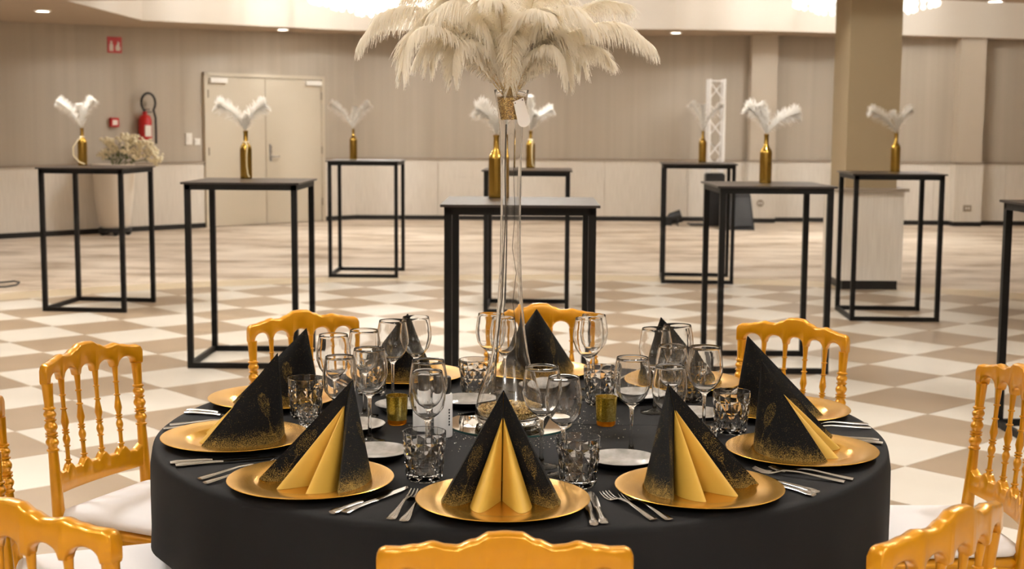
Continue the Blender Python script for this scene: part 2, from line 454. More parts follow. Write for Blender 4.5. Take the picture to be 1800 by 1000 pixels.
def ceiling():
    # coffers: polygons in plan, each a raised white well in the dropped ceiling
    zz = lambda u, v: tuple(on_z(u, v, 2.72 + .12 * min(1, max(0, (u - 60) / 560)) - .05 * max(0, (u - 1300) / 500)))[:2]
    far = [zz(118, 5), zz(500, 0), zz(1300, 0), zz(1590, 4), zz(1800, 10), zz(2000, 18), zz(2000, 72), zz(1800, 67), zz(1400, 58), zz(1188, 52), zz(900, 52), zz(620, 53), zz(250, 35)]
    wells = [far] + [[(-7.0, a), (7.0, a), (7.0, b), (-7.0, b)] for a, b in ((8.0, 12.0), (1.6, 7.0), (-5.4, 0.2))]
    import bmesh
    bm = bmesh.new()
    xs = [-9.75, -6.5, -4.4, -2.4, 0.9, 4.2, 7.0, 9.75]
    # horizontal bands between the wells, filled by triangulated polygons with holes
    from mathutils.geometry import delaunay_2d_cdt
    outer = [(x, Y0 - .1) for x in xs] + [(x, 21.6) for x in reversed(xs)]
    verts = [Vector(p) for p in outer]; edges = [(i, (i + 1) % len(outer)) for i in range(len(outer))]
    for w in wells:
        o = len(verts); verts += [Vector(p) for p in w]; edges += [(o + i, o + (i + 1) % len(w)) for i in range(len(w))]
    vv, ee, ff, *_ = delaunay_2d_cdt(verts, edges, [], 0, 1e-6)
    def inside(p, poly):
        c = False
        for i in range(len(poly)):
            a, b = poly[i], poly[i - 1]
            if (a[1] > p.y) != (b[1] > p.y) and p.x < (b[0] - a[0]) * (p.y - a[1]) / (b[1] - a[1]) + a[0]: c = not c
        return c
    mb = MB(); fs = []
    for f in ff:
        ctr = sum((vv[i] for i in f), Vector((0, 0))) / len(f)
        if inside(ctr, outer) and not any(inside(ctr, w) for w in wells): fs.append(tuple(f)[::-1])
    mb.add([(v.x, v.y, soffit_z(v.x)) for v in vv], fs)
    from mathutils.bvhtree import BVHTree
    bvh = BVHTree.FromPolygons([Vector(p) for p in mb.v], mb.f)
    global ceil_z
    def ceil_z(x, y):
        h = bvh.ray_cast(Vector((x, y, 1.0)), Vector((0, 0, 1)))[0]
        return h.z if h else soffit_z(x)
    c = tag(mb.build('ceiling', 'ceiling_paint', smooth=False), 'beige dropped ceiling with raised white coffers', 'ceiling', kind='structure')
    for w in wells:
        m = MB(); k = len(w); top = 4.45
        m.add([(x, y, soffit_z(x)) for x, y in w] + [(x, y, top) for x, y in w],
              [(i, (i + 1) % k, k + (i + 1) % k, k + i) for i in range(k)] + [tuple(range(k, 2 * k))])
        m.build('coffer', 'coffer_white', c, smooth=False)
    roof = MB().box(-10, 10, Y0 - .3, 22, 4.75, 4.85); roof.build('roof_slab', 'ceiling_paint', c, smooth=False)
ceiling()

def pilaster(name, u0, u1, Y, proud, label):
    x0, x1 = on_y(u0, 300, Y).x, on_y(u1, 300, Y).x
    zr = rail_z(x0)
    e = tag(empty(name, ((x0 + x1) / 2, Y, 0)), label, 'pilaster', kind='structure'); h = (x1 - x0) / 2
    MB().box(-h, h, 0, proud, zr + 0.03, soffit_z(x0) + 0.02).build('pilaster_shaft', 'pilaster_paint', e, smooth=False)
    MB().box(-h - .02, h + .02, -.02, proud, 0.07, zr).build('wainscot_panel', 'wood_panel', e, smooth=False)
    MB().box(-h - .035, h + .035, -.035, proud, zr, zr + .03).build('dado_rail', 'rail_grey', e, smooth=False)
    MB().box(-h - .02, h + .02, -.02, proud, 0, .07).build('base_strip', 'black_trim', e, smooth=False)
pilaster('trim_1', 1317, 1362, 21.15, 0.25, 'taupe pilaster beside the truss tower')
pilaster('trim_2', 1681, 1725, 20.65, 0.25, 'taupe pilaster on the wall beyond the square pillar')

def pillar():
    Yf = 12.45
    bx0, bx1 = on_y(1478, 420, Yf).x, on_y(1587, 420, Yf).x
    cx0, cx1 = on_y(1490, 200, Yf + .06).x, on_y(1581, 200, Yf + .06).x
    zl = on_y(1530, 331, Yf).z
    e = tag(empty('pillar', ((bx0 + bx1) / 2, Yf + .36, 0)), 'square beige pillar with pale wood cladding around its foot', 'pillar', kind='structure')
    ox, oy = (bx0 + bx1) / 2, Yf + .36
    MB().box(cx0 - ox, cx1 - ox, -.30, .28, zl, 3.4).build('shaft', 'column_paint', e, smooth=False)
    MB().box(bx0 - ox, bx1 - ox, -.36, .36, .085, zl - .03).build('cladding', 'wood_panel', e, smooth=False)
    MB().box(bx0 - ox - .035, bx1 - ox + .035, -.395, .395, zl - .03, zl).build('ledge', 'rail_grey', e, smooth=False)
    MB().box(bx0 - ox + .03, bx1 - ox - .03, -.33, .33, 0, .085).build('plinth', 'black_trim', e, smooth=False)
pillar()

# things on the slanted wall: frame with x along the wall, y into the room
MW = Matrix(((WD.x, WN.x, 0, WL0.x), (WD.y, WN.y, 0, WL0.y), (0, 0, 1, 0), (0, 0, 0, 1)))
def wp(u, v):
    P = on_wall(u, v, WA, WD); return s_of(P), P.z
def wall_empty(name, u, v):
    s, z = wp(u, v); e = empty(name); e.matrix_world = MW @ Matrix.Translation((s, 0, z)); return e

def door():
    s0, s1 = D0, D1; sm = wp(465, 300)[0]; zt = wp(465, 131)[1]
    e = empty('door_1'); e.matrix_world = MW @ Matrix.Translation((s0, 0, 0))
    tag(e, 'pale grey double door with two closers', 'door', kind='structure')
    Wd = s1 - s0; m = sm - s0
    fr = MB().box(0, .055, 0, .06, 0, zt).box(Wd - .055, Wd, 0, .06, 0, zt).box(0, Wd, 0, .06, zt - .05, zt)
    fr.build('door_frame', 'door_paint', e, smooth=False)
    for a, b in ((.06, m - .005), (m + .005, Wd - .06)):
        lf = MB().box(a, b, 0.0, .045, .012, zt - .055).build('door_leaf', 'door_paint', e, smooth=False)
        hx = a + .0 if a < m - .1 and a < .1 else b
        for hz in (.25, 1.02, zt - .35):
            MB().lathe([(.012, 0), (.012, .11)], 10, Matrix.Translation((hx, .06, hz))).build('hinge', 'rail_grey', lf)
        c0 = a + .02 if a < .1 else b - .3
        MB().box(c0, c0 + .28, .045, .10, zt - .14, zt - .075).build('door_closer', 'white_plastic', lf, smooth=False)
        if a > .1:
            h = MB().box(a + .05, a + .09, .045, .055, .92, 1.17); h.build('handle_plate', 'steel', lf, smooth=False)
            MB().tube([(a + .07, .05, .99), (a + .07, .10, .99), (a + .20, .10, .99)], .011).build('door_handle', 'steel', lf)
door()

def sign():
    s, z = wp(201, 79); e = tag(wall_empty('fire_sign', 201, 79), 'small red fire equipment sign with white pictograms', 'sign')
    h = .105
    MB().box(-h, h, 0, .006, -h, h).build('panel', 'red_paint', e, smooth=False)
    m = MB()                                           # extinguisher and flame / hose pictograms
    m.prism([(x, zz) for x, zz in ((-.075, -.08), (-.02, -.08), (-.02, -.005), (-.035, .02), (-.035, .05), (-.06, .05), (-.06, .02), (-.075, -.005))], 0.006, .0075, Matrix(((1, 0, 0, 0), (0, 0, 1, 0), (0, 1, 0, 0), (0, 0, 0, 1))))
    m.prism([(x, zz) for x, zz in ((.02, -.075), (.075, -.075), (.085, -.04), (.07, -.01), (.072, .03), (.045, .05), (.04, .015), (.02, -.01), (.012, -.045))], 0.006, .0075, Matrix(((1, 0, 0, 0), (0, 0, 1, 0), (0, 1, 0, 0), (0, 0, 0, 1))))
    m.build('pictogram', 'sign_white', e, smooth=False)
sign()
def extinguisher():
    e = tag(wall_empty('fire_extinguisher', 249, 246), 'red fire extinguisher with looped black hose hanging on taupe wall', 'extinguisher')
    MB().lathe([(0, 0), (.08, .0), (.088, .02), (.088, .27), (.07, .32), (.03, .345), (.03, .38), (0, .38)], 20, Matrix.Translation((0, .1, 0))).build('cylinder', 'red_paint', e)
    MB().box(-.05, .04, .17, .19, .05, .2).build('paper_label', 'sign_white', e, smooth=False)
    MB().box(-.02, .1, .085, .115, .37, .385).box(-.02, .07, .085, .115, .405, .418).build('valve_lever', 'black_plastic', e, smooth=False)
    pts = []
    for i in range(25):
        a = -pi * 0.25 + i / 24 * pi * 1.35; pts.append((.045 + .105 * cos(a), .12, .5 + .13 * sin(a)))
    MB().tube([(.15, .12, -.05), (.152, .12, .15), (.15, .12, .3)] + pts + [(-.03, .11, .42), (0, .1, .385)], .016, 8).build('hose', 'black_rubber', e)
    MB().box(-.02, .02, 0, .03, .1, .3).build('bracket', 'black_plastic', e, smooth=False)
extinguisher()
def small_wall_things():
    e = tag(wall_empty('call_point', 199, 215), 'small red fire alarm call point on taupe wall', 'alarm')
    MB().box(-.06, .06, 0, .05, -.06, .06).build('box', 'red_paint', e, smooth=False); MB().box(-.035, .035, .05, .053, -.035, .03).build('glass_plate', 'sign_white', e, smooth=False)
    for nm, u, v, a, b, lb in (('wall_switch', 331, 244, .05, .08, 'tall white wall switch left of the door frame'), ('wall_socket', 346, 249, .045, .045, 'small square white switch against the door frame')):
        e = tag(wall_empty(nm, u, v), lb, 'switch')
        MB().box(-a, a, 0, .02, -b, b).build('cover_plate', 'white_plastic', e, smooth=False)
        MB().box(-a * .5, a * .5, .02, .028, -b * .5, b * .5).build('rocker', 'white_plastic', e, smooth=False)
    for u, v, Y, lb in ((1336, 357, 21.13, 'round grey floor-level socket on pilaster beside truss tower'), (1700, 366, 20.63, 'square grey double socket on the pilaster beyond the pillar')):
        P = on_y(u, v, Y); e = tag(empty('power_socket', P), lb, 'socket')
        rnd = u < 1500
        if rnd: MB().lathe([(0, 0), (.055, 0), (.055, .02), (0, .02)], 20, Matrix.Rotation(R(90), 4, 'X')).build('cover_plate', 'rail_grey', e)
        else: MB().box(-.06, .06, -.015, 0, -.045, .045).build('cover_plate', 'rail_grey', e, smooth=False)
        for dx in (-.02, .02): MB().box(dx - .01, dx + .01, -.022, -.014, -.015, .015).build('outlet', 'white_plastic', e, smooth=False)
small_wall_things()

# ------------------------------------------------------------------ ceiling lamps
def chandelier_proto():
    e = empty('chandelier')
    m = MB()
    for i in range(4):
        a = i * pi / 2 + .4; m.tube([(.6 * cos(a), .6 * sin(a), 1.0), (.6 * cos(a), .6 * sin(a), 1.55)], .01, 6)
    m.tube([(.9 * cos(2 * pi * i / 40), .9 * sin(2 * pi * i / 40), 1.0) for i in range(40)], .03, 6, close=True)
    m.tube([(.6 * cos(2 * pi * i / 40), .6 * sin(2 * pi * i / 40), 1.0) for i in range(40)], .02, 6, close=True)
    m.build('frame', 'steel', e)
    for rad, z0, cnt in ((.9, .17, 34), (.62, .07, 24), (.3, 0.0, 12)):
        b = MB(); zz = 1.0; b.tube([(0, 0, 1.0), (0, 0, z0 + .03)], .004, 4)
        while zz > z0: b.sphere((0, 0, zz), .036, 6, 4, 1.1); zz -= .075
        me = b.mesh('crystal_strand', 'crystal_glow')
        for i in range(cnt):
            t = 2 * pi * i / cnt; put('crystal_strand', me, e, Matrix.Translation((rad * cos(t), rad * sin(t), 0)))
    me = MB().sphere((0, 0, 0), .036, 8, 6).mesh('bulb', 'bulb_glow')
    for i in range(12):
        t = 2 * pi * i / 12; put('bulb', me, e, Matrix.Translation((.45 * cos(t), .45 * sin(t), .88)))
    return e
def chandeliers():
    p = chandelier_proto()
    lbs = ['large crystal chandelier in the coffer beyond the feather bouquet', 'large crystal chandelier in the coffer beside the square pillar'] + ['large crystal chandelier hanging in a nearer ceiling coffer'] * 6
    for i, ((x, y, pw), lb) in enumerate(zip(CHANDELIERS, lbs)):
        c = p if i == 0 else copy_tree(p)
        c.location = (x, y, 2.87); tag(c, lb, 'chandelier', 'crystal chandeliers in the ceiling coffers')
        ld = bpy.data.lights.new('chandelier_light', 'POINT'); ld.energy = CHAND_W * pw; ld.color = WARM; ld.shadow_soft_size = 0.16
        lo = bpy.data.objects.new('chandelier_light', ld); COL.objects.link(lo); lo.location = (x, y, 3.72)
chandeliers()
def downlights():
    spots = [(on_z(75, 20, soffit_z(-5.6)), 'in the dropped ceiling above the fire sign'), (on_z(497, 51, soffit_z(-3.2)), 'in the dropped ceiling above the double door'),
             (on_z(1188, 57, soffit_z(2.3)), 'in the dropped ceiling above the truss tower'), (on_z(1750, 2, soffit_z(5.3)), 'in the dropped ceiling near the square pillar')]
    near = [(-1.6, 7.6), (1.6, 7.6), (-4.8, 7.6), (4.8, 7.6), (-1.4, 0.9), (1.4, 0.9), (-4.2, 0.9), (4.2, 0.9), (-3.2, 14.5), (0, 14.5), (3.2, 14.5), (-7.9, 13), (-6.5, 15.5)]
    spots += [(Vector((x, y, soffit_z(x))), 'in the dropped ceiling between two coffers') for x, y in near]
    for k, (P, lb) in enumerate(spots):
        e = tag(empty('downlight', (P.x, P.y, ceil_z(P.x, P.y))), 'small round recessed downlight ' + lb, 'light', 'recessed ceiling downlights')
        MB().lathe([(.075, -.012), (.095, -.008), (.095, .004), (.075, .004)], 24, closed=True).build('trim_ring', 'white_plastic', e)
        MB().lathe([(0, -.006), (.075, -.006), (.075, .002), (0, .002)], 24).build('lens', 'lamp_glow', e)
        ld = bpy.data.lights.new('downlight_beam', 'SPOT'); ld.energy = SPOT_W * (.25 if k < 4 else 1); ld.color = WARM; ld.spot_size = R(95); ld.spot_blend = 0.6; ld.shadow_soft_size = 0.06
        lo = bpy.data.objects.new('downlight_beam', ld); COL.objects.link(lo); lo.location = (P.x, P.y, ceil_z(P.x, P.y) - .03)
downlights()

# ------------------------------------------------------------------ high tables
TS, TOV, TH = 0.672, 0.017, 1.123
def high_table_proto():
    e = empty('high_table'); h = TS / 2; t = .034
    MB().box(-h - TOV, h + TOV, -h - TOV, h + TOV, TH - .012, TH).build('table_top', 'table_top', e, smooth=False)
    for sx in (-1, 1):
        for sy in (-1, 1):
            MB().box(min(sx * h, sx * (h - t)), max(sx * h, sx * (h - t)), min(sy * h, sy * (h - t)), max(sy * h, sy * (h - t)), t if not (sx > 0) else 0, TH - .012).build('leg', 'table_black', e, smooth=False)
    r = .024
    for n, b in (('top_rail', (-h, h, -h, -h + r)), ('top_rail', (-h, h, h - r, h)), ('top_rail', (-h, -h + r, -h + r, h - r)), ('top_rail', (h - r, h, -h + r, h - r))):
        MB().box(*b, TH - .012 - t, TH - .012).build(n, 'table_black', e, smooth=False)
    for b in ((-h, h - t, -h, -h + r), (-h, h - t, h - r, h), (-h, -h + r, -h + r, h - r)):     # open on one side
        MB().box(*b, 0, t).build('floor_rail', 'table_black', e, smooth=False)
    return e
HT = [(-3.31, 10.999, -0.10, 'by the white planter and fire extinguisher'), (-1.617, 8.541, -0.014, 'in front of the double door'), (-1.428, 13.54, -0.023, 'just right of the double door'),
      (0.038, 6.408, -0.011, 'directly behind the dining table'), (0.122, 11.053, -0.034, 'behind the tall glass vase, beyond another one'), (1.766, 13.192, -0.081, 'in front of the truss tower'),
      (1.559, 8.47, 0.009, 'between the truss tower and the dining table'), (2.94, 10.746, -0.059, 'in front of the square pillar'), (2.75, 6.42, 0.02, 'with no bottle in view, beyond the dining chairs')]
def high_tables():
    p = high_table_proto(); out = []
    for i, (x, y, a, lb) in enumerate(HT):
        t = p if i == 0 else copy_tree(p)
        t.location = (x, y, 0); t.rotation_euler = (0, 0, a)
        tag(t, 'black square high table ' + lb, 'table', 'black square high tables around the dance floor'); out.append(t)
high_tables()

# ------------------------------------------------------------------ feathers
def feather(name, path, width, nb, seed, mat='feather', droop=0.6, bare=0.12, seg=4, bw=0.0028, quill=0.0016, brush=False):
    """plume along a polyline of points: quill + soft barbs that hang by their own weight"""
    rnd = random.Random(seed); P = [Vector(p) for p in path]
    def at(t):                                   # Catmull-Rom
        k = len(P) - 1; x = min(t * k, k - 1e-6); i = int(x); f = x - i
        p0, p1, p2, p3 = P[max(i - 1, 0)], P[i], P[i + 1], P[min(i + 2, k)]
        return 0.5 * ((2 * p1) + (p2 - p0) * f + (2 * p0 - 5 * p1 + 4 * p2 - p3) * f * f + (3 * p1 - p0 - 3 * p2 + p3) * f ** 3)
    e = empty(name, P[0])
    pts = [at(i / 24) - P[0] for i in range(25)]
    MB().tube(pts, [quill * (1 - .75 * i / 24) for i in range(25)], 5).build('quill', 'quill', e)
    mb = MB(); L = sum((pts[i + 1] - pts[i]).length for i in range(24))
    side0 = Vector((rnd.uniform(-.3, .3), rnd.uniform(-.3, .3), 1)).cross(P[-1] - P[0]).normalized()
    for i in range(nb):
        t = bare + (1 - bare) * (i + rnd.random()) / nb
        c = at(t) - P[0]; d = (at(min(t + .02, 1)) - at(max(t - .02, 0))).normalized()
        sd = (side0 - d * side0.dot(d)).normalized(); up = sd.cross(d)
        if up.z < 0: up = -up
        prof = min(1, ((t - bare) / .18) ** .7) * (1 - .35 * max(0, (t - .75) / .25))
        for sg in (-1, 1):
            if brush: sd = (Matrix.Rotation(rnd.uniform(0, 2 * pi), 3, d) @ up).normalized()
            ln = width * prof * (rnd.uniform(.55, 1.2) if not brush else rnd.uniform(.5, 1.1)); fw = lerp([(0, .35), (.7, .7), (1, 1.8)], t) if not brush else .55
            dr = (sd * sg + d * fw * rnd.uniform(.7, 1.3) + up * rnd.uniform(-.12, .2)).normalized()
            w = bw * rnd.uniform(.7, 1.3); p = c.copy(); vs = []; dd = dr.copy(); g = droop * rnd.uniform(.5, 1.45)
            for k in range(seg + 1):
                wv = dd.cross(Vector((rnd.uniform(-.2, .2), rnd.uniform(-.2, .2), 1)))
                wv = (wv.normalized() if wv.length > 1e-4 else sd) * w * (1 - .8 * k / seg)
                vs += [p - wv, p + wv]
                p = p + dd * (ln / seg)
                dd = (dd + Vector((rnd.uniform(-.06, .06), rnd.uniform(-.06, .06), -g)) * (1 if seg >= 4 else 1.3) * .55).normalized()
            mb.add(vs, [(2 * k, 2 * k + 1, 2 * k + 3, 2 * k + 2) for k in range(seg)])
    mb.build('barbs', mat, e, angle=180)
    return e

# ------------------------------------------------------------------ bottles on the high tables
def bottle_mesh():
    return MB().lathe([(0, 0), (.034, 0), (.0375, .004), (.0375, .185), (.036, .197), (.03, .21), (.02, .225), (.0145, .24), (.0135, .29), (.0155, .291), (.0155, .302), (.011, .303), (.011, .25), (0, .25)], 28).mesh('bottle_body', 'bottle_gold')
BOT = [(0, 165, 291, 9), (1, 433, 316, 4), (2, 648, 276, 5), (3, 873, 345, 6), (4, 931, 294, 7), (5, 1224, 285, 8), (6, 1345, 324, 9), (7, 1573, 304, 3)]
# feather tips of each bottle as pixel offsets from the bottle mouth
WING = {0: [(-38, -45, 1), (20, -48, 1), (-3, -40, .6)], 1: [(-45, -45, 1), (33, -45, 1), (2, -25, .5)], 2: [(-38, -42, 1), (28, -42, 1), (4, -36, .6)], 3: [(-30, -44, 1), (26, -50, 1)],
        4: [(-4, -58, .8), (36, -36, 1), (8, -30, .6)], 5: [(-20, -46, 1), (30, -44, .7), (-2, -44, .8)], 6: [(-34, -46, 1), (52, -36, 1), (-14, -48, .8)], 7: [(-48, -38, 1), (26, -42, .7), (-6, -34, .6)]}
def bottles():
    bm = bottle_mesh()
    where = ['by the white planter', 'in front of the double door', 'right of the double door', 'directly behind the dining table', 'seen beyond the tall vase', 'before the truss tower', 'between truss tower and dining table', 'before the square pillar']
    for k, u, v, sd in BOT:
        x, y, a, _ = HT[k]
        P = on_z(u, v - 2, TH); P.x = max(x - .3, min(x + .3, P.x)); P.y = max(y - .26, min(y + .26, P.y))
        e = tag(empty('gold_bottle', P), 'shiny gold wine bottle on the high table ' + where[k], 'bottle', 'gold bottles on the high tables')
        put('bottle_body', bm, e)
        if k in (0, 1, 4):                           # looped cord round the neck
            s = -1 if k == 0 else .2
            pts = [(.016 * cos(i / 5 * pi), .016 * sin(i / 5 * pi) - .005, .235) for i in range(6)]
            pts = [(.0, -.018, .232), (s * .03 + .01, -.034, .21), (s * .062, -.041, .15), (s * .06, -.041, .08), (s * .03 + .012, -.04, .03), (.028, -.041, .012)]
            MB().tube(pts, .0045, 6).tube([(.017 * cos(i / 10 * 2 * pi), .017 * sin(i / 10 * 2 * pi), .232) for i in range(10)], .006, 6, close=True).build('cord', 'string', e)
        px = F_PX / P.y
        for j, (du, dv, sz) in enumerate(WING[k]):
            b = P + Vector((0, 0, .251)); m = P + Vector((0, 0, .302))
            tip = m + Vector((du / px, random.Random(sd * 7 + j).uniform(-.05, .05), -dv / px))
            mid = m + (tip - m) * .5 + Vector((-.012 * (1 if du > 0 else -1), 0, .022))
            f = feather('white_feather', [b, m, mid, m + (tip - m) * .86 + Vector((0, 0, .012)), tip], .058 * sz + .014, 480, 100 + sd * 10 + j, 'feather_white', droop=.12, bare=.265, seg=3, bw=.0045, brush=True)
            tag(f, 'fluffy white feather in the gold bottle ' + where[k], 'feather', 'white feathers in the bottle ' + where[k])
bottles()

# ------------------------------------------------------------------ planter, truss, stage gear, cable
def planter():
    P = on_z(203, 413); e = tag(empty('planter', P), 'tall tapered white planter on a wheeled black base by the wall', 'planter')
    MB().lathe([(0, .1), (.17, .1), (.2, .16), (.245, .5), (.27, .93), (.25, .93), (.22, .88), (0, .88)], 36).build('pot', 'planter', e)
    MB().lathe([(0, .045), (.21, .045), (.21, .1), (0, .1)], 24).build('trolley', 'black_plastic', e)
    for i in range(5):
        a = i * 2 * pi / 5; MB().lathe([(0, -.02), (.036, -.02), (.036, .02), (0, .02)], 12, Matrix.Translation((.17 * cos(a), .17 * sin(a), .037)) @ Matrix.Rotation(R(90), 4, 'X')).build('caster', 'black_rubber', e)
    rnd = random.Random(5)
    px = F_PX / P.y
    for i, (u, v) in enumerate([(190, 250), (200, 262), (186, 272), (218, 243), (232, 246), (246, 252), (258, 258), (268, 270), (274, 280), (225, 262), (240, 272)]):
        f = empty('flower_stem', P + Vector((0, 0, .9)))
        tag(f, 'cream blossom stem standing in the tall white planter', 'flower', 'cream blossoms in the white planter')
        T = on_y(u, v, P.y + rnd.uniform(-.1, .06)) - P - Vector((0, 0, .9))
        MB().tube([(T.x * .1, 0, -.02), (T.x * .35, T.y * .4, T.z * .6), (T.x * .8, T.y * .8, T.z * .95), tuple(T)], .006, 5).build('stem', 'leaf', f)
        b = MB()
        for k in range(26):
            c = T + Vector((rnd.gauss(0, .045), rnd.gauss(0, .03), rnd.gauss(0, .035)))
            b.sphere(c, rnd.uniform(.018, .032), 6, 4, rnd.uniform(.6, 1))
        b.build('blossoms', 'blossom', f)
        l = MB()
        for k in range(7):
            c = Vector((T.x * rnd.uniform(.3, .9), T.y * .6, T.z * rnd.uniform(.35, .85))); dx = Vector((rnd.uniform(-.06, .06), rnd.uniform(-.04, .04), rnd.uniform(-.02, .06)))
            n = dx.cross(Vector((0, 1, .3))).normalized() * .014
            l.add([c, c + dx * .5 + n, c + dx, c + dx * .5 - n], [(0, 1, 2, 3)])
        l.build('leaves', 'leaf', f)
planter()
def truss():
    Y = 20.55; xa, xb = on_y(1240, 300, Y).x, on_y(1271, 300, Y).x; zt = on_y(1255, 139, Y).z
    c = (xa + xb) / 2; h = (xb - xa) / 2 - .025
    e = tag(empty('truss_tower', (c, Y, 0)), 'white square lattice truss tower standing against the wall', 'truss')
    for sx in (-1, 1):
        for sy in (-1, 1): MB().tube([(sx * h, sy * h, .02), (sx * h, sy * h, zt)], .025, 10).build('upright', 'truss_white', e)
    n = 7; z0, dz = .2, (zt - .25) / n
    br = MB()
    for i in range(n):
        a, b = z0 + i * dz, z0 + (i + 1) * dz
        s = 1 if i % 2 else -1
        br.tube([(-s * h, -h, a), (s * h, -h, b)], .013, 6); br.tube([(-s * h, h, b), (s * h, h, a)], .013, 6)
        br.tube([(-h, -s * h, a), (-h, s * h, b)], .013, 6); br.tube([(h, -s * h, b), (h, s * h, a)], .013, 6)
    for z in (zt - .03, .12):
        for sx in (-1, 1): br.tube([(sx * h, -h, z), (sx * h, h, z)], .013, 6); br.tube([(-h, sx * h, z), (h, sx * h, z)], .013, 6)
    br.build('brace', 'truss_white', e)
    MB().box(-h - .25, h + .06, -h - .04, h + .15, 0, .02).build('base_plate', 'black_plastic', e, smooth=False)
    b0 = on_y(1238, 374, Y - .33); b1 = on_y(1273, 306, Y - .33)
    s = tag(empty('amplifier_case', ((b0.x + b1.x) / 2, Y - .33, 0)), 'tall black equipment case standing before the truss tower', 'case')
    w = (b1.x - b0.x) / 2
    MB().box(-w, w, -.1, .1, .04, b1.z).build('case_body', 'black_plastic', s, smooth=False)
    MB().box(-w + .02, w - .02, -.08, .08, b1.z, b1.z + .015).build('case_lid', 'black_rubber', s, smooth=False)
    for dx in (-w + .03, w - .03):
        for dy in (-.07, .07): MB().lathe([(0, 0), (.02, 0), (.02, .04), (0, .04)], 10, Matrix.Translation((dx, dy, 0))).build('foot', 'black_rubber', s)
    P = on_z(1299, 404); q = tag(empty('stage_monitor', P + Vector((0, .13, 0))), 'dark wedge stage monitor with sloping cloth front on the floor', 'speaker')
    w = .21; pr = [(-w, -.22, 0), (w, -.22, 0), (w, .22, 0), (-w, .22, 0), (-w * .92, -.02, .5), (w * .82, -.02, .5), (w * .82, .2, .52), (-w * .92, .2, .52)]
    MB().add(pr, [(3, 2, 1, 0), (0, 1, 5, 4), (4, 5, 6, 7), (2, 3, 7, 6), (1, 2, 6, 5), (0, 4, 7, 3)]).build('cabinet', 'dark_cloth', q, smooth=False)
    g = [(-w * .8, -.205, .06), (w * .8, -.205, .06), (w * .7, -.045, .45), (-w * .75, -.045, .45)]
    MB().add([(x, y - .012, z) for x, y, z in g] + g, [(0, 1, 2, 3), (0, 4, 5, 1), (1, 5, 6, 2), (2, 6, 7, 3), (3, 7, 4, 0)]).build('grille', 'black_plastic', q, smooth=False)
    P = on_z(1183, 396); f = tag(empty('stage_light', P), 'small black stage light lying on carpet by the wall', 'light')
    MB().lathe([(0, -.1), (.05, -.1), (.085, -.06), (.1, .1), (.09, .1), (.07, -.02), (0, -.02)], 20, Matrix.Translation((.02, 0, .115)) @ Matrix.Rotation(R(75), 4, 'Y')).build('can', 'black_plastic', f)
    MB().box(-.14, -.03, -.09, .09, 0, .13).build('ballast', 'black_rubber', f, smooth=False)
    MB().tube([(.06, -.11, 0), (.06, -.11, .16), (.06, .11, .16), (.06, .11, 0)], .01, 6).build('yoke', 'black_plastic', f)
truss()
def cable():
    pts = [on_z(u, v, .008) for u, v in ((-30, 497), (5, 496), (25, 494), (34, 496), (28, 501), (10, 504), (-25, 505))]
    tag(MB().tube(pts, .008, 6).build('floor_cable', 'black_rubber'), 'thin dark cable loop lying on the carpet', 'cable')
cable()

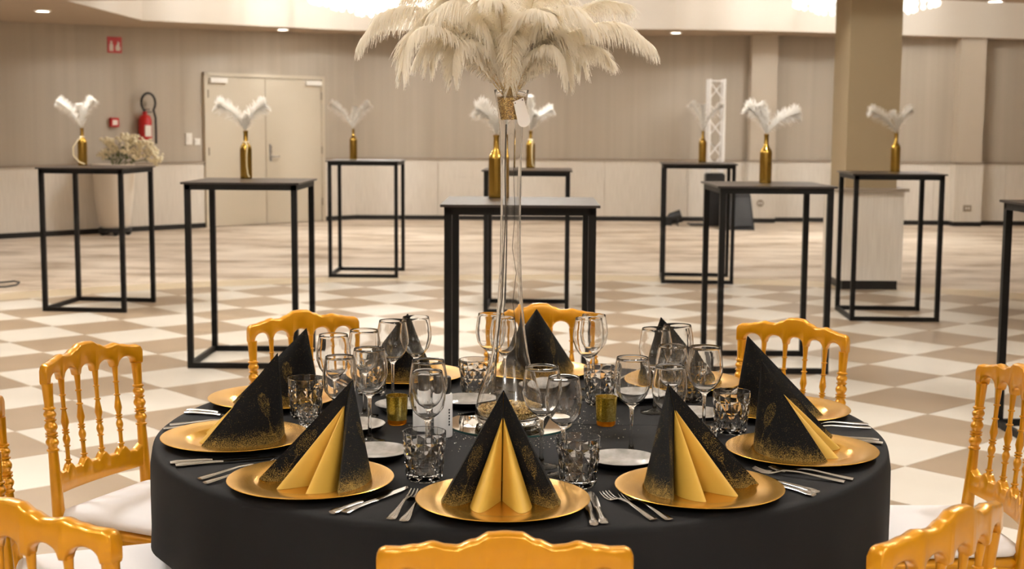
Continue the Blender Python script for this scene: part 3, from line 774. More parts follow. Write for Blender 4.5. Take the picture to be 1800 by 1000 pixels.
# ------------------------------------------------------------------ chairs
TC = Vector((0.0216, 3.2246)); TR, TZ = 0.85, 0.760
SEATS = []
def chair_proto():
    e = empty('dining_chair')
    W2 = .185; zs = .87
    bow = lambda x: .03 * (x / W2) ** 2
    top_pts = [(0, .030), (.12, .0285), (.25, .0175), (.38, .0085), (.46, .009), (.56, .0125), (.7, .006), (.84, .001), (.93, .0), (.975, -.003), (1, -.012)]
    sup = [-.172, -.1032, -.0344, .0344, .1032, .172]
    def zbot(x):
        for a, b in zip(sup, sup[1:]):
            if a <= x <= b:
                m, h = (a + b) / 2, (b - a) / 2; t = abs(x - m) / h
                if t > .8: return .8155 - (.0 if t > .9 else 0)
                return .8165 + .024 * sqrt(max(0, 1 - (t / .82) ** 2))
        return .816
    # crest rail
    n = 120; vs = []; fs = []; q = 10
    for i in range(n + 1):
        x = -W2 + 2 * W2 * i / n; zt = zs + smooth_lerp(top_pts, abs(x) / W2); zb = zbot(x); y = bow(x)
        h = .0125; rr = .007
        tb = [(-h, zb + rr), (-h + .002, zb + .002), (-h + rr, zb), (h - rr, zb), (h - .002, zb + .002), (h, zb + rr), (h, zt - rr), (h - .002, zt - .002), (0, zt + .0005), (-h + .002, zt - .002), (-h, zt - rr)]
        q = len(tb); vs += [(x, y + a, z) for a, z in tb]
    for i in range(n):
        for j in range(q): fs.append((i * q + j, i * q + (j + 1) % q, (i + 1) * q + (j + 1) % q, (i + 1) * q + j))
    fs += [tuple(range(q))[::-1], tuple(n * q + j for j in range(q))]
    MB().add(vs, [f[::-1] for f in fs]).build('crest_rail', 'chair_gold', e, angle=60)
    rake = lambda z: .032 * (1 - (z - .44) / .43)               # forward shift towards the seat
    def turned(x, z0, z1, prof, nm, n=14):
        y0, y1 = bow(x) + rake(z0), bow(x) + rake(z1)
        m = MB(); vs = []; fs = []
        for z, r in prof:
            t = (z - z0) / (z1 - z0); yc = y0 + (y1 - y0) * t
            vs += [(x + r * cos(2 * pi * j / n), yc + r * sin(2 * pi * j / n), z) for j in range(n)]
        for i in range(len(prof) - 1):
            for j in range(n): fs.append((i * n + j, i * n + (j + 1) % n, (i + 1) * n + (j + 1) % n, (i + 1) * n + j))
        fs += [tuple(range(n))[::-1], tuple((len(prof) - 1) * n + j for j in range(n))]
        m.add(vs, fs); return m.build(nm, 'chair_gold', e, angle=60)
    def ring(z, r, rb, h=.004): return [(z - h, rb), (z - h * .6, r), (z + h * .6, r), (z + h, rb)]
    def bulb(z0, z1, r, rb): return [(z0 + (z1 - z0) * k / 6, rb + (r - rb) * sin(pi * k / 6)) for k in range(7)]
    post = [(.44, .0175), (.5, .0155), (.585, .0125)] + ring(.594, .0155, .012) + [(.602, .0115)] + bulb(.606, .632, .0165, .0115) + ring(.639, .0155, .0115, .003) + ring(.648, .0155, .0115, .003) + bulb(.655, .684, .0165, .0115) + ring(.692, .015, .0115, .003) + bulb(.699, .722, .016, .0115) + ring(.73, .0155, .012) + [(.74, .0115), (.82, .0145)]
    remap = lambda z: lerp([(.44, .44), (.585, .642), (.594, .65), (.73, .756), (.74, .764), (.82, .82)], z)
    post = [(remap(z), r) for z, r in post]
    for x in (-.172, .172): turned(x, .44, .82, post, 'back_post')
    spn = [(.515, .0085), (.53, .0075)] + ring(.545, .0095, .006, .003) + [(.56, .0055), (.585, .0058)] + ring(.592, .009, .006, .003) + bulb(.597, .63, .0098, .006) + ring(.637, .0095, .0065, .003) + ring(.646, .0095, .0065, .003) + [(.652, .0065), (.672, .0105), (.69, .0085), (.71, .006)] + ring(.718, .009, .0058, .003) + [(.725, .0055), (.755, .006)] + ring(.764, .0088, .006, .003) + [(.772, .006), (.818, .0085)]
    spn = [(.585 + (z - .515) * .769, r) for z, r in spn]
    for x in sup[1:-1]: turned(x, .585, .818, spn, 'spindle', 12)
    # lower back rail with scalloped top
    n = 80; vs = []; fs = []
    for i in range(n + 1):
        x = -.168 + .336 * i / n; zt = .584
        for sx in sup[1:-1]: zt = max(zt, .6005 - ((x - sx) / .016) ** 2 * .012)
        zt = max(zt, .584 + .018 * max(0, (abs(x) - .145) / .023)); zb = .536 - .004 * cos(x / .168 * pi / 2); y = bow(x) + rake(.565)
        tb = [(-.009, zb), (.009, zb), (.011, zb + .006), (.011, zt - .006), (.008, zt), (-.008, zt), (-.011, zt - .006), (-.011, zb + .006)]
        vs += [(x, y + a - (z - .565) * .07, z) for a, z in tb]
    for i in range(n):
        for j in range(8): fs.append((i * 8 + j, i * 8 + (j + 1) % 8, (i + 1) * 8 + (j + 1) % 8, (i + 1) * 8 + j))
    fs += [tuple(range(8))[::-1], tuple(n * 8 + j for j in range(8))]
    MB().add(vs, [f[::-1] for f in fs]).build('lower_back_rail', 'chair_gold', e, angle=60)
    # seat: rounded trapezoid
    def outline(g=0.0, k=8):
        c = [(-.185, .052), (.185, .052), (.2, .405), (-.2, .405)]; rad = .045; out = []
        for i in range(4):
            p, a, b = Vector(c[i]), Vector(c[i - 1]), Vector(c[(i + 1) % 4]); da, db = (a - p).normalized(), (b - p).normalized()
            for j in range(k + 1):
                t = j / k; out.append(p + da * rad * (1 - t) ** 2 + db * rad * t ** 2)
        ctr = Vector((0, .23)); return [tuple(o + (ctr - o).normalized() * g) for o in out]
    m = MB(); layers = [(0.012, .415), (.0, .421), (.0, .439), (.006, .447), (.002, .453), (.004, .461), (.014, .466)]
    rows = [outline(g) for g, z in layers]; k = len(rows[0]); vs = []; fs = []
    for r, (g, z) in zip(rows, layers): vs += [(x, y, z) for x, y in r]
    for i in range(len(rows) - 1):
        for j in range(k): fs.append((i * k + j, i * k + (j + 1) % k, (i + 1) * k + (j + 1) % k, (i + 1) * k + j))
    fs += [tuple(range(k))[::-1], tuple((len(rows) - 1) * k + j for j in range(k))]
    m.add(vs, fs).build('seat_frame', 'chair_gold', e, angle=50)
    m = MB(); layers = [(.03, .4665), (.012, .471), (.004, .482), (.01, .494), (.04, .503), (.09, .508), (.15, .51)]
    rows = [outline(g) for g, z in layers]; vs = []; fs = []
    for r, (g, z) in zip(rows, layers): vs += [(x, y, z) for x, y in r]
    for i in range(len(rows) - 1):
        for j in range(k): fs.append((i * k + j, i * k + (j + 1) % k, (i + 1) * k + (j + 1) % k, (i + 1) * k + j))
    fs += [tuple(range(k))[::-1], tuple((len(rows) - 1) * k + j for j in range(k))]
    m.add(vs, fs).build('seat_cushion', 'cushion', e, angle=180)
    lp = [(0, .010), (.02, .012), (.2, .016)] + ring(.3, .021, .0155) + bulb(.306, .34, .021, .015) + ring(.345, .021, .0155) + [(.352, .017), (.418, .019)]
    for x, y in ((-.175, .38), (.175, .38)):
        MB().lathe([(max(r, 1e-4), z) for z, r in lp], 14, Matrix.Translation((x, y, 0))).build('front_leg', 'chair_gold', e, angle=60)
    for x in (-.17, .17): MB().tube([(x * 1.02, .04, 0.0), (x * 1.01, .075, .22), (x * 1.01, bow(x) + rake(.44), .44)], [.011, .0145, .0175], 12).build('back_leg', 'chair_gold', e)
    MB().tube([(-.175, .378, .2), (-.174, .075, .2)], .008, 8).tube([(.175, .378, .2), (.174, .075, .2)], .008, 8).tube([(-.176, .26, .2), (.176, .26, .2)], .008, 8).tube([(-.174, .072, .16), (.174, .072, .16)], .008, 8).build('stretcher', 'chair_gold', e)
    return e
# (crest ends as seen, label)
CH = [((665, 962), (1110, 962), 'with only its crest rail rising before a napkin'), ((80, 640), (236, 606), 'on the planter side, with the whole turned back showing'),
      ((433, 572), (629, 556), 'in front of the high table by the double door'), ((853, 553), (1048, 550), 'behind the tall vase'), ((1299, 568), (1493, 590), 'in front of the high table between truss tower and table'), ((1542, 962), (1756, 880), 'beside the front chair on the pillar side')]
def chairs():
    p = chair_proto(); first = True; placed = []
    for a, b, lb in CH:
        A, B = on_z(*a, .868), on_z(*b, .868); placed.append(((A + B) / 2, lb))
    extra = [(Vector((1.225, 3.325, 0)), 'on the pillar side, seat half under the table'), (Vector((-.768, 2.06, 0)), 'beside the front chair on the planter side'), (Vector((-1.09, 2.85, 0)), 'between two others on the planter side')]
    for k, (m, lb) in enumerate(placed + extra):
        c = p if first else copy_tree(p); first = False
        d = TC - Vector((m.x, m.y)); ang = atan2(d.y, d.x)
        if k < len(CH):
            A, B = on_z(*CH[k][0], .868), on_z(*CH[k][1], .868); ln = B - A; na = atan2(ln.y, ln.x) + pi / 2
            if abs((na - ang + pi) % (2 * pi) - pi) > pi / 2: na += pi
            ang = na
        if k == 7: ang = R(63)
        if k == 6: ang = R(183)
        fw = Vector((cos(ang), sin(ang)))
        c.location = (m.x - fw.x * (.026 if k != 7 else 0), m.y - fw.y * (.026 if k != 7 else 0), 0); c.rotation_euler = (0, 0, ang - pi / 2); SEATS.append((c.location.xy.copy(), fw))
        tag(c, 'gold spindle-back chair ' + lb, 'chair', 'gold chairs around the dining table')
chairs()

# ------------------------------------------------------------------ dining table
def dining_table():
    e = tag(empty('round_table', (TC.x, TC.y, 0)), 'round banquet table hidden under the black cloth', 'table')
    MB().lathe([(0, TZ - .03), (TR - .012, TZ - .03), (TR - .012, TZ - .004), (0, TZ - .004)], 64).build('table_top', 'hidden_wood', e)
    for i in range(4):
        a = pi / 4 + i * pi / 2; MB().tube([(.45 * cos(a), .45 * sin(a), 0), (.45 * cos(a), .45 * sin(a), TZ - .03)], .02, 10).build('leg', 'steel', e)
    n = 240; mb = MB(); rows = []
    rnd = random.Random(3)
    def fold(a):
        return .5 * sin(9 * a + .6) + .35 * sin(14 * a + 2.1) + .25 * sin(5 * a + 1.0)
    prof = [(0, 0, 0), (.2, 0, 0), (.4, 0, 0), (.6, 0, 0), (.75, 0, 0), (TR - .02, 0, 0), (TR - .008, -.0015, 0), (TR - .002, -.006, 0), (TR, -.014, .02)]
    for k in range(1, 25):
        t = k / 24; prof.append((TR + .004 + .02 * t, -.014 - (TZ - .022) * t, t))
    vs = []; fs = []
    for r, dz, t in prof:
        for i in range(n):
            a = 2 * pi * i / n
            rr = r + (.034 * t ** .8) * fold(a) * min(1, t * 2 + .1) + (.012 * t) * sin(23 * a + 3 * t)
            zc = TZ + dz
            if zc < .55:
                for sp, fw in SEATS:                   # the cloth gives way where a seat is pushed in
                    lx = Vector((cos(a), sin(a))); q = TC + lx * rr - sp; sd = abs(q.x * fw.y - q.y * fw.x); fy = q.x * fw.x + q.y * fw.y
                    den = -(lx.x * fw.x + lx.y * fw.y)
                    if den < .3: continue
                    lim = ((TC - sp).dot(fw) - .416) / den
                    w = max(0, min(1, (.26 - sd) / .06)) * max(0, min(1, (.55 - zc) / .04))
                    if lim < rr: rr += (lim - rr) * (w * w * (3 - 2 * w))
            vs.append((rr * cos(a), rr * sin(a), zc))
    k = len(prof)
    for j in range(k - 1):
        for i in range(n): fs.append((j * n + i, j * n + (i + 1) % n, (j + 1) * n + (i + 1) % n, (j + 1) * n + i))
    mb.add(vs, [f[::-1] for f in fs])
    c = mb.build('tablecloth', 'black_cloth', angle=180); c.location = (TC.x, TC.y, 0)
    tag(c, 'floor-length black cloth draped over the round dining table', 'tablecloth')
    # the pressed fold lines of the cloth: low ridges
    r = MB()
    for (ax, ay), (bx, by) in (((-.80, .03), (.80, .01)), ((.03, -.8), (.0, .8))):
        d = Vector((bx - ax, by - ay)).normalized(); q = Vector((-d.y, d.x)) * .004
        r.add([(ax - q.x, ay - q.y, TZ + .0002), (bx - q.x, by - q.y, TZ + .0002), (bx, by, TZ + .0016), (ax, ay, TZ + .0016), (ax + q.x, ay + q.y, TZ + .0002), (bx + q.x, by + q.y, TZ + .0002)], [(0, 1, 2, 3), (3, 2, 5, 4)])
    r.build('pressed_crease', 'black_cloth', c, smooth=False)
dining_table()

# ------------------------------------------------------------------ place settings
PL = [(-0.015, 2.533), (-0.397, 2.672), (-0.621, 3.041), (-0.613, 3.487), (-0.295, 3.832), (0.067, 3.913), (0.47, 3.753), (0.68, 3.385), (0.635, 2.948), (0.368, 2.626)]
NAP_APEX = [(886, 678), (620, 664), (495, 612), (546, 572), (707, 550), (940, 540), (1157, 554), (1306, 585), (1330, 622), (1164, 666)]
SPOT = ['before the chair showing only its crest rail', 'next to the crest-only chair, towards the planter', 'at the table edge towards the planter', 'before the chair by the door-side high table',
        'behind the spice mills', 'directly behind the tall vase', 'behind the vase towards the truss tower', 'before the chair towards the square pillar', 'at the table edge towards the square pillar', 'next to the crest-only chair, towards the pillar']
def near_spot(P): return SPOT[min(range(10), key=lambda i: hypot(P.x - PL[i][0], P.y - PL[i][1]))]
def charger_mesh():
    return MB().lathe([(0, .002), (.085, .002), (.1, .004), (.108, .011), (.112, .0125), (.158, .0175), (.164, .0175), (.165, .0165), (.164, .0155), (.112, .0095), (.104, .0), (0, .0)], 72).mesh('charger_plate', 'charger_gold')
def plate_top(r):                                   # height of the charger's upper face
    return lerp([(0, .002), (.085, .002), (.1, .004), (.108, .011), (.112, .0125), (.158, .0175), (.4, .0175)], r)
def napkin_meshes(h):
    A = Vector((0, .085, .2)); G = Vector((0, .062, .150))
    U = [(.11, -.07), (.112, -.03), (.1, .015), (.078, .055), (.045, .085), (.0, .098), (-.045, .085), (-.078, .055), (-.1, .015), (-.112, -.03), (-.11, -.07)]
    def crom(P, t):
        P = [Vector((*p, 0)) for p in P]; k = len(P) - 1; x = min(t * k, k - 1e-6); i = int(x); f = x - i
        p0, p1, p2, p3 = P[max(i - 1, 0)], P[i], P[i + 1], P[min(i + 2, k)]
        return 0.5 * ((2 * p1) + (p2 - p0) * f + (2 * p0 - 5 * p1 + 4 * p2 - p3) * f * f + (3 * p1 - p0 - 3 * p2 + p3) * f ** 3)
    def ruled(mb, top, curve, nv=10, s_mid=0.0, closed_top=True):
        curve = [Vector((c.x, c.y, h(c.x, c.y))) for c in curve]
        n = len(curve); o = len(mb.v); acc = [0]
        for a, b in zip(curve, curve[1:]): acc.append(acc[-1] + (b - a).length)
        vs = []
        for j in range(nv + 1):
            t = j / nv * .995
            for i, c in enumerate(curve):
                tp = top[i] if isinstance(top, list) else top
                p = c.lerp(tp, t); vs.append(p)
                mb.uv[o + j * n + i] = ((acc[i] - acc[-1] / 2) * (1 - t) + s_mid, (tp - c).length * t)
        mb.add(vs, [(j * n + i, j * n + i + 1, (j + 1) * n + i + 1, (j + 1) * n + i) for j in range(nv) for i in range(n - 1)])
    blk = MB(); gold = MB()
    arc = [crom(U, i / 48) for i in range(49)]
    ruled(blk, A, arc)
    th = .0012
    inner = [p * 1.0 + (Vector((0, .02, 0)) - p).normalized() * th for p in arc]
    ruled(gold, A - Vector((0, 0, .004)), inner)
    for s in (-1, 1):
        tip, ib = Vector((s * .11, -.07, 0)), Vector((s * .05, -.004, 0))
        base = [tip.lerp(ib, i / 10) + Vector((0, -.006 * sin(pi * i / 10), 0)) for i in range(11)]
        tops = [A.lerp(G, (i / 10) ** 1.2) for i in range(11)]
        if s > 0: base, tops = base[::-1], tops[::-1]
        ruled(blk, tops, base, 10, s * .05)
        roll = [crom([(s * .05, -.002), (s * .058, -.035), (s * .053, -.07), (s * .038, -.088), (s * .022, -.062), (s * .0012, -.004)], i / 20) for i in range(21)]
        if s > 0: roll = roll[::-1]
        ruled(gold, G + Vector((s * .0012, -.002, 0)), roll)
    return blk.mesh('printed_sheet', 'napkin_print', angle=50), gold.mesh('gold_lining', 'gold_lining', angle=60)
def fork_mesh(L=.195):
    m = MB(); n = 18
    def half(t): return lerp([(0, .0085), (.06, .0095), (.25, .0055), (.5, .0028), (.66, .0035), (.74, .011), (.8, .0125)], t)
    def zz(t): return lerp([(0, .006), (.25, .009), (.5, .013), (.66, .012), (.78, .004), (.9, .0035), (1, .01)], t)
    vs = []; fs = []
    for i in range(n + 1):
        t = .8 * i / n; w = half(t); z = zz(t)
        vs += [(-w, t * L, z), (-w * .5, t * L, z + .0022), (w * .5, t * L, z + .0022), (w, t * L, z), (0, t * L, z - .0015)]
    for i in range(n):
        for j in range(5): fs.append((i * 5 + j, i * 5 + (j + 1) % 5, (i + 1) * 5 + (j + 1) % 5, (i + 1) * 5 + j))
    fs += [(4, 3, 2, 1, 0), tuple(n * 5 + j for j in range(5))]
    m.add(vs, [f[::-1] for f in fs])
    for k in range(4):
        x = -.0105 + k * .007
        m.tube([(x, L * .79, zz(.79)), (x, L * .88, zz(.88) + .0003), (x * .98, L * .95, zz(.95)), (x * .95, L, zz(1))], [.0017, .0016, .0014, .0009], 6)
    return m.mesh('fork', 'cutlery_steel', angle=60)
def knife_mesh(L=.215):
    m = MB(); n = 14; vs = []; fs = []
    for i in range(n + 1):
        t = .46 * i / n; w = lerp([(0, .008), (.05, .0095), (.2, .006), (.4, .0055), (.46, .007)], t); h = lerp([(0, .003), (.06, .0045), (.4, .003), (.46, .0022)], t)
        vs += [(w * cos(a), t * L, .005 + h * sin(a)) for a in [j * pi / 4 for j in range(8)]]
    for i in range(n):
        for j in range(8): fs.append((i * 8 + j, i * 8 + (j + 1) % 8, (i + 1) * 8 + (j + 1) % 8, (i + 1) * 8 + j))
    fs += [tuple(range(8))[::-1], tuple(n * 8 + j for j in range(8))]
    m.add(vs, [f[::-1] for f in fs])
    pl = [(-.006, .455 * L), (.006, .455 * L), (.0075, .55 * L), (.0085, .8 * L), (.006, .95 * L), (.0, L), (-.0055, .97 * L), (-.007, .8 * L), (-.006, .55 * L)]
    m.prism(pl, .0042, .0056)
    return m.mesh('knife', 'cutlery_steel', angle=60)
def dish_mesh():
    return MB().lathe([(0, .006), (.05, .006), (.064, .0115), (.074, .0185), (.0752, .0182), (.066, .009), (.052, .0015), (.045, 0), (0, 0)], 48, sx=1.0)
BUSY = [(Vector(p), .167) for p in PL]
def free_spot(P, r, low=False):                    # low: only feet and plates are in the way, bowls hang above
    d = Vector((P.x, P.y)).normalized(); best = None
    side = Vector((-d.y, d.x)); tries = sorted(((a * .006, b * .006) for a in range(-50, 51) for b in (range(-16, 17) if low else (0,))), key=lambda t: hypot(t[0], 1.5 * t[1]))
    for a, b in tries:
        q = Vector((P.x, P.y)) + d * a + side * b
        if all((q - c).length > r + (.035 if low and .039 < rr < .043 else rr) for c, rr in BUSY) and (q - TC).length < TR - r: best = q; break
    if best is None: best = Vector((P.x, P.y))
    BUSY.append((best, r)); return best
def settings():
    cm = charger_mesh(); fm, km, fm2, km2 = fork_mesh(), knife_mesh(), fork_mesh(.178), knife_mesh(.19)
    rnd = random.Random(11)
    G = 'place settings on the black cloth'
    for k, (x, y) in enumerate(PL):
        inn = (TC - Vector((x, y))).normalized(); a = atan2(inn.y, inn.x) - pi / 2          # local +y points to the table centre
        M = Matrix.Translation((x, y, TZ)) @ Matrix.Rotation(a, 4, 'Z')
        p = put('charger_plate', cm, None, M); tag(p, 'gold charger plate ' + SPOT[k], 'plate', 'gold charger plates')
        e = empty('napkin'); ang = a; loc = Vector((x, y, TZ))
        if NAP_APEX[k]:
            u, v = NAP_APEX[k]; q = on_z(u, v, TZ + .2035); off = Vector((q.x - x, q.y - y))
            w = Vector((-sin(a) * .085, cos(a) * .085)); dlt = off - w
            if dlt.length > .028: dlt *= .028 / dlt.length
            loc += Vector((dlt.x, dlt.y, 0))
        ang += [0.03, .0, -.27, -.2, -.12, .06, .1, .2, .16, .02][k]
        e.matrix_world = Matrix.Translation(loc) @ Matrix.Rotation(ang, 4, 'Z')
        tag(e, 'black and gold napkin ' + SPOT[k], 'napkin', 'folded black napkins')
        dx, dy = loc.x - x, loc.y - y; ca, sa = cos(ang), sin(ang)
        bk, gd = napkin_meshes(lambda px, py: plate_top(hypot(dx + px * ca - py * sa, dy + px * sa + py * ca)) + .0003)
        put('printed_sheet', bk, e); put('gold_lining', gd, e)
        k2 = (k + 1) % 10; q1, q2 = Vector((x, y)) - TC, Vector(PL[k2]) - TC      # forks of this setting, knives of the next
        m = (q1.normalized() + q2.normalized()).normalized(); t = Vector((-m.y, m.x))
        if t.dot(q1) < 0: t = -t
        g = max(.85, min(1.25, ((q1 - q2).length - .33) / .09))
        for nm, me, oi, oo, ro, kk, ln in (('fork', fm, .0158, .057, .832, k, 'long'), ('fork', fm2, .0525, .089, .836, k, 'short'), ('knife', km, -.0135, -.056, .832, k2, 'long'), ('knife', km2, -.038, -.08, .836, k2, 'short')):
            L = {'fork': .195, 'knife': .215}[nm] if ln == 'long' else {'fork': .178, 'knife': .19}[nm]
            O = TC + m * (ro - rnd.uniform(0, .008)) + t * oo * g; I = TC + m * (ro - L) + t * oi * g; d = I - O
            z = TZ + (-.0026 if nm == 'fork' else -.0006)
            q = put(nm, me, None, Matrix.Translation((O.x, O.y, z)) @ Matrix.Rotation(atan2(d.y, d.x) - pi / 2, 4, 'Z'))
            tag(q, ln + ' silver ' + nm + ' ' + SPOT[kk], nm, nm + 's of the place settings: ' + ln)
settings()

# ------------------------------------------------------------------ glasses
def wine_mesh(H=.213, rb=.0415, rr=.0345, foot=.034):
    zb = H * .505                                      # bottom of the bowl
    hb = H - zb
    out = [(.0, 0), (foot, 0), (foot + .0006, .0008), (foot, .0018), (.018, .004), (.007, .009), (.0042, .022), (.0036, zb * .6), (.0042, zb - .012), (.007, zb - .003)]
    bowl = [(.012, zb + .002), (.024, zb + .011), (.034, zb + hb * .24), (rb - .001, zb + hb * .42), (rb, zb + hb * .52), (rb - .0015, zb + hb * .7), (rr + .001, H - .006), (rr, H)]
    inn = [(rr - .0002, H + .0004), (rr - .0007, H + .0004), (rr - .0009, H)] + [(r - .0011, z + .0002) for r, z in bowl[-2:0:-1]] + [(.011, zb + .0045), (0, zb + .0028)]
    return MB().lathe(out + bowl + inn, 44)
def tumbler_mesh(H=.1, r0=.037, r1=.0448, n=9, thick=.0035, rows=3):
    """pressed tumbler: staggered diamond facets on the outside, plain inside and lip"""
    vs, fs = [], []
    zs = [.004] + [.014 + (H * .74 - .014) * j / rows for j in range(rows + 1)]
    rad = lambda z: r0 + (r1 - r0) * z / H
    nn = 2 * n; ring = []
    def add_ring(rf):
        o = len(vs)
        for i in range(nn): r, z = rf(i); a = 2 * pi * i / nn; vs.append((r * cos(a), r * sin(a), z))
        ring.append(o)
    add_ring(lambda i: (rad(0) - .006, 0)); add_ring(lambda i: (rad(.004) - .001, .004))
    for j, z in enumerate(zs[1:]):
        add_ring(lambda i, j=j, z=z: (rad(z) + (.0012 if (i + j) % 2 == 0 else -.0022), z))
    add_ring(lambda i: (rad(H * .82), H * .82)); add_ring(lambda i: (rad(H) - .0005, H - .001)); add_ring(lambda i: (rad(H) - .0015, H))
    add_ring(lambda i: (rad(H) - .0028, H - .001))
    add_ring(lambda i: (rad(H * .5) - thick, H * .5)); add_ring(lambda i: (rad(.016) - thick - .002, .016)); add_ring(lambda i: (rad(.012) - .016, .012))
    for k, (a, b) in enumerate(zip(ring, ring[1:])):
        for i in range(nn):
            i2 = (i + 1) % nn
            if 1 <= k <= rows + 2:
                if (i + k) % 2: fs += [(a + i, a + i2, b + i2), (a + i, b + i2, b + i)]
                else: fs += [(a + i, a + i2, b + i), (a + i2, b + i2, b + i)]
            else: fs.append((a + i, a + i2, b + i2, b + i))
    fs.append(tuple(ring[0] + i for i in range(nn))[::-1]); fs.append(tuple(ring[-1] + i for i in range(nn)))
    return MB().add(vs, fs)
GL = [(586, 586, 0), (597, 624, 1), (640, 578, 0), (649, 611, 0), (690, 561, 0), (731, 560, 0), (753, 631, 0), (751, 650, 1), (1035, 557, 0), (1044, 551, 1), (1112, 626, 0), (1153, 575, 0),
      (1191, 575, 0), (1182, 605, 1), (1178, 641, 1), (1240, 607, 0), (953, 642, 0), (991, 659, 1), (861, 549, 1), (886, 552, 1)]
TU = [(746, 757), (1017, 763), (537, 668), (1286, 690), (1056, 632), (836, 614), (653, 628), (1213, 646)]
def glasses():
    big = wine_mesh().mesh('wine_glass', 'clear_glass', angle=180); small = wine_mesh(.205, .0385, .0315, .032).mesh('white_wine_glass', 'clear_glass', angle=180)
    for u, v, k in GL:
        H = (.213, .205)[k]; P = on_z(u, v + 2, TZ + H)
        P = free_spot(P, .0425 if k == 0 else .0395)
        o = put('wine_glass', (big, small)[k], None, Matrix.Translation((P.x, P.y, TZ)) @ Matrix.Rotation(u, 4, 'Z'))
        tag(o, ('large-bowled clear wine glass ', 'slim clear wine glass ')[k] + near_spot(P), 'glass', ('large wine glasses', 'small wine glasses')[k])
    tm = tumbler_mesh().mesh('tumbler', 'clear_glass', smooth=False)
    for u, v in TU:
        P = free_spot(on_z(u, v, TZ + .1), .0445)
        tag(put('tumbler', tm, None, Matrix.Translation((P.x, P.y, TZ)) @ Matrix.Rotation(u * .37, 4, 'Z')), 'faceted clear tumbler ' + near_spot(P), 'glass', 'faceted water tumblers')
    sm = tumbler_mesh(.05, .019, .0255, 9, .003, 3).mesh('small_tumbler', 'clear_glass', smooth=False)
    for u, v, lb in ((541, 713, 'small faceted glass cup before the tumbler at the side by the planter'), (1243, 733, 'small faceted glass cup before the tumbler at the side by the pillar')):
        P = free_spot(on_z(u, v, TZ + .05), .026); tag(put('small_tumbler', sm, None, Matrix.Translation((P.x, P.y, TZ))), lb, 'glass')
def busy_fixed():
    for u, v, r in ((698, 745, .028), (1065, 747, .028), (779, 766, .0225), (742, 760, .0225)):
        P = on_z(u, v, TZ); BUSY.append((Vector((P.x, P.y)), r))
    BUSY.append((Vector((-.004, 3.246)), .1))
busy_fixed()
glasses()

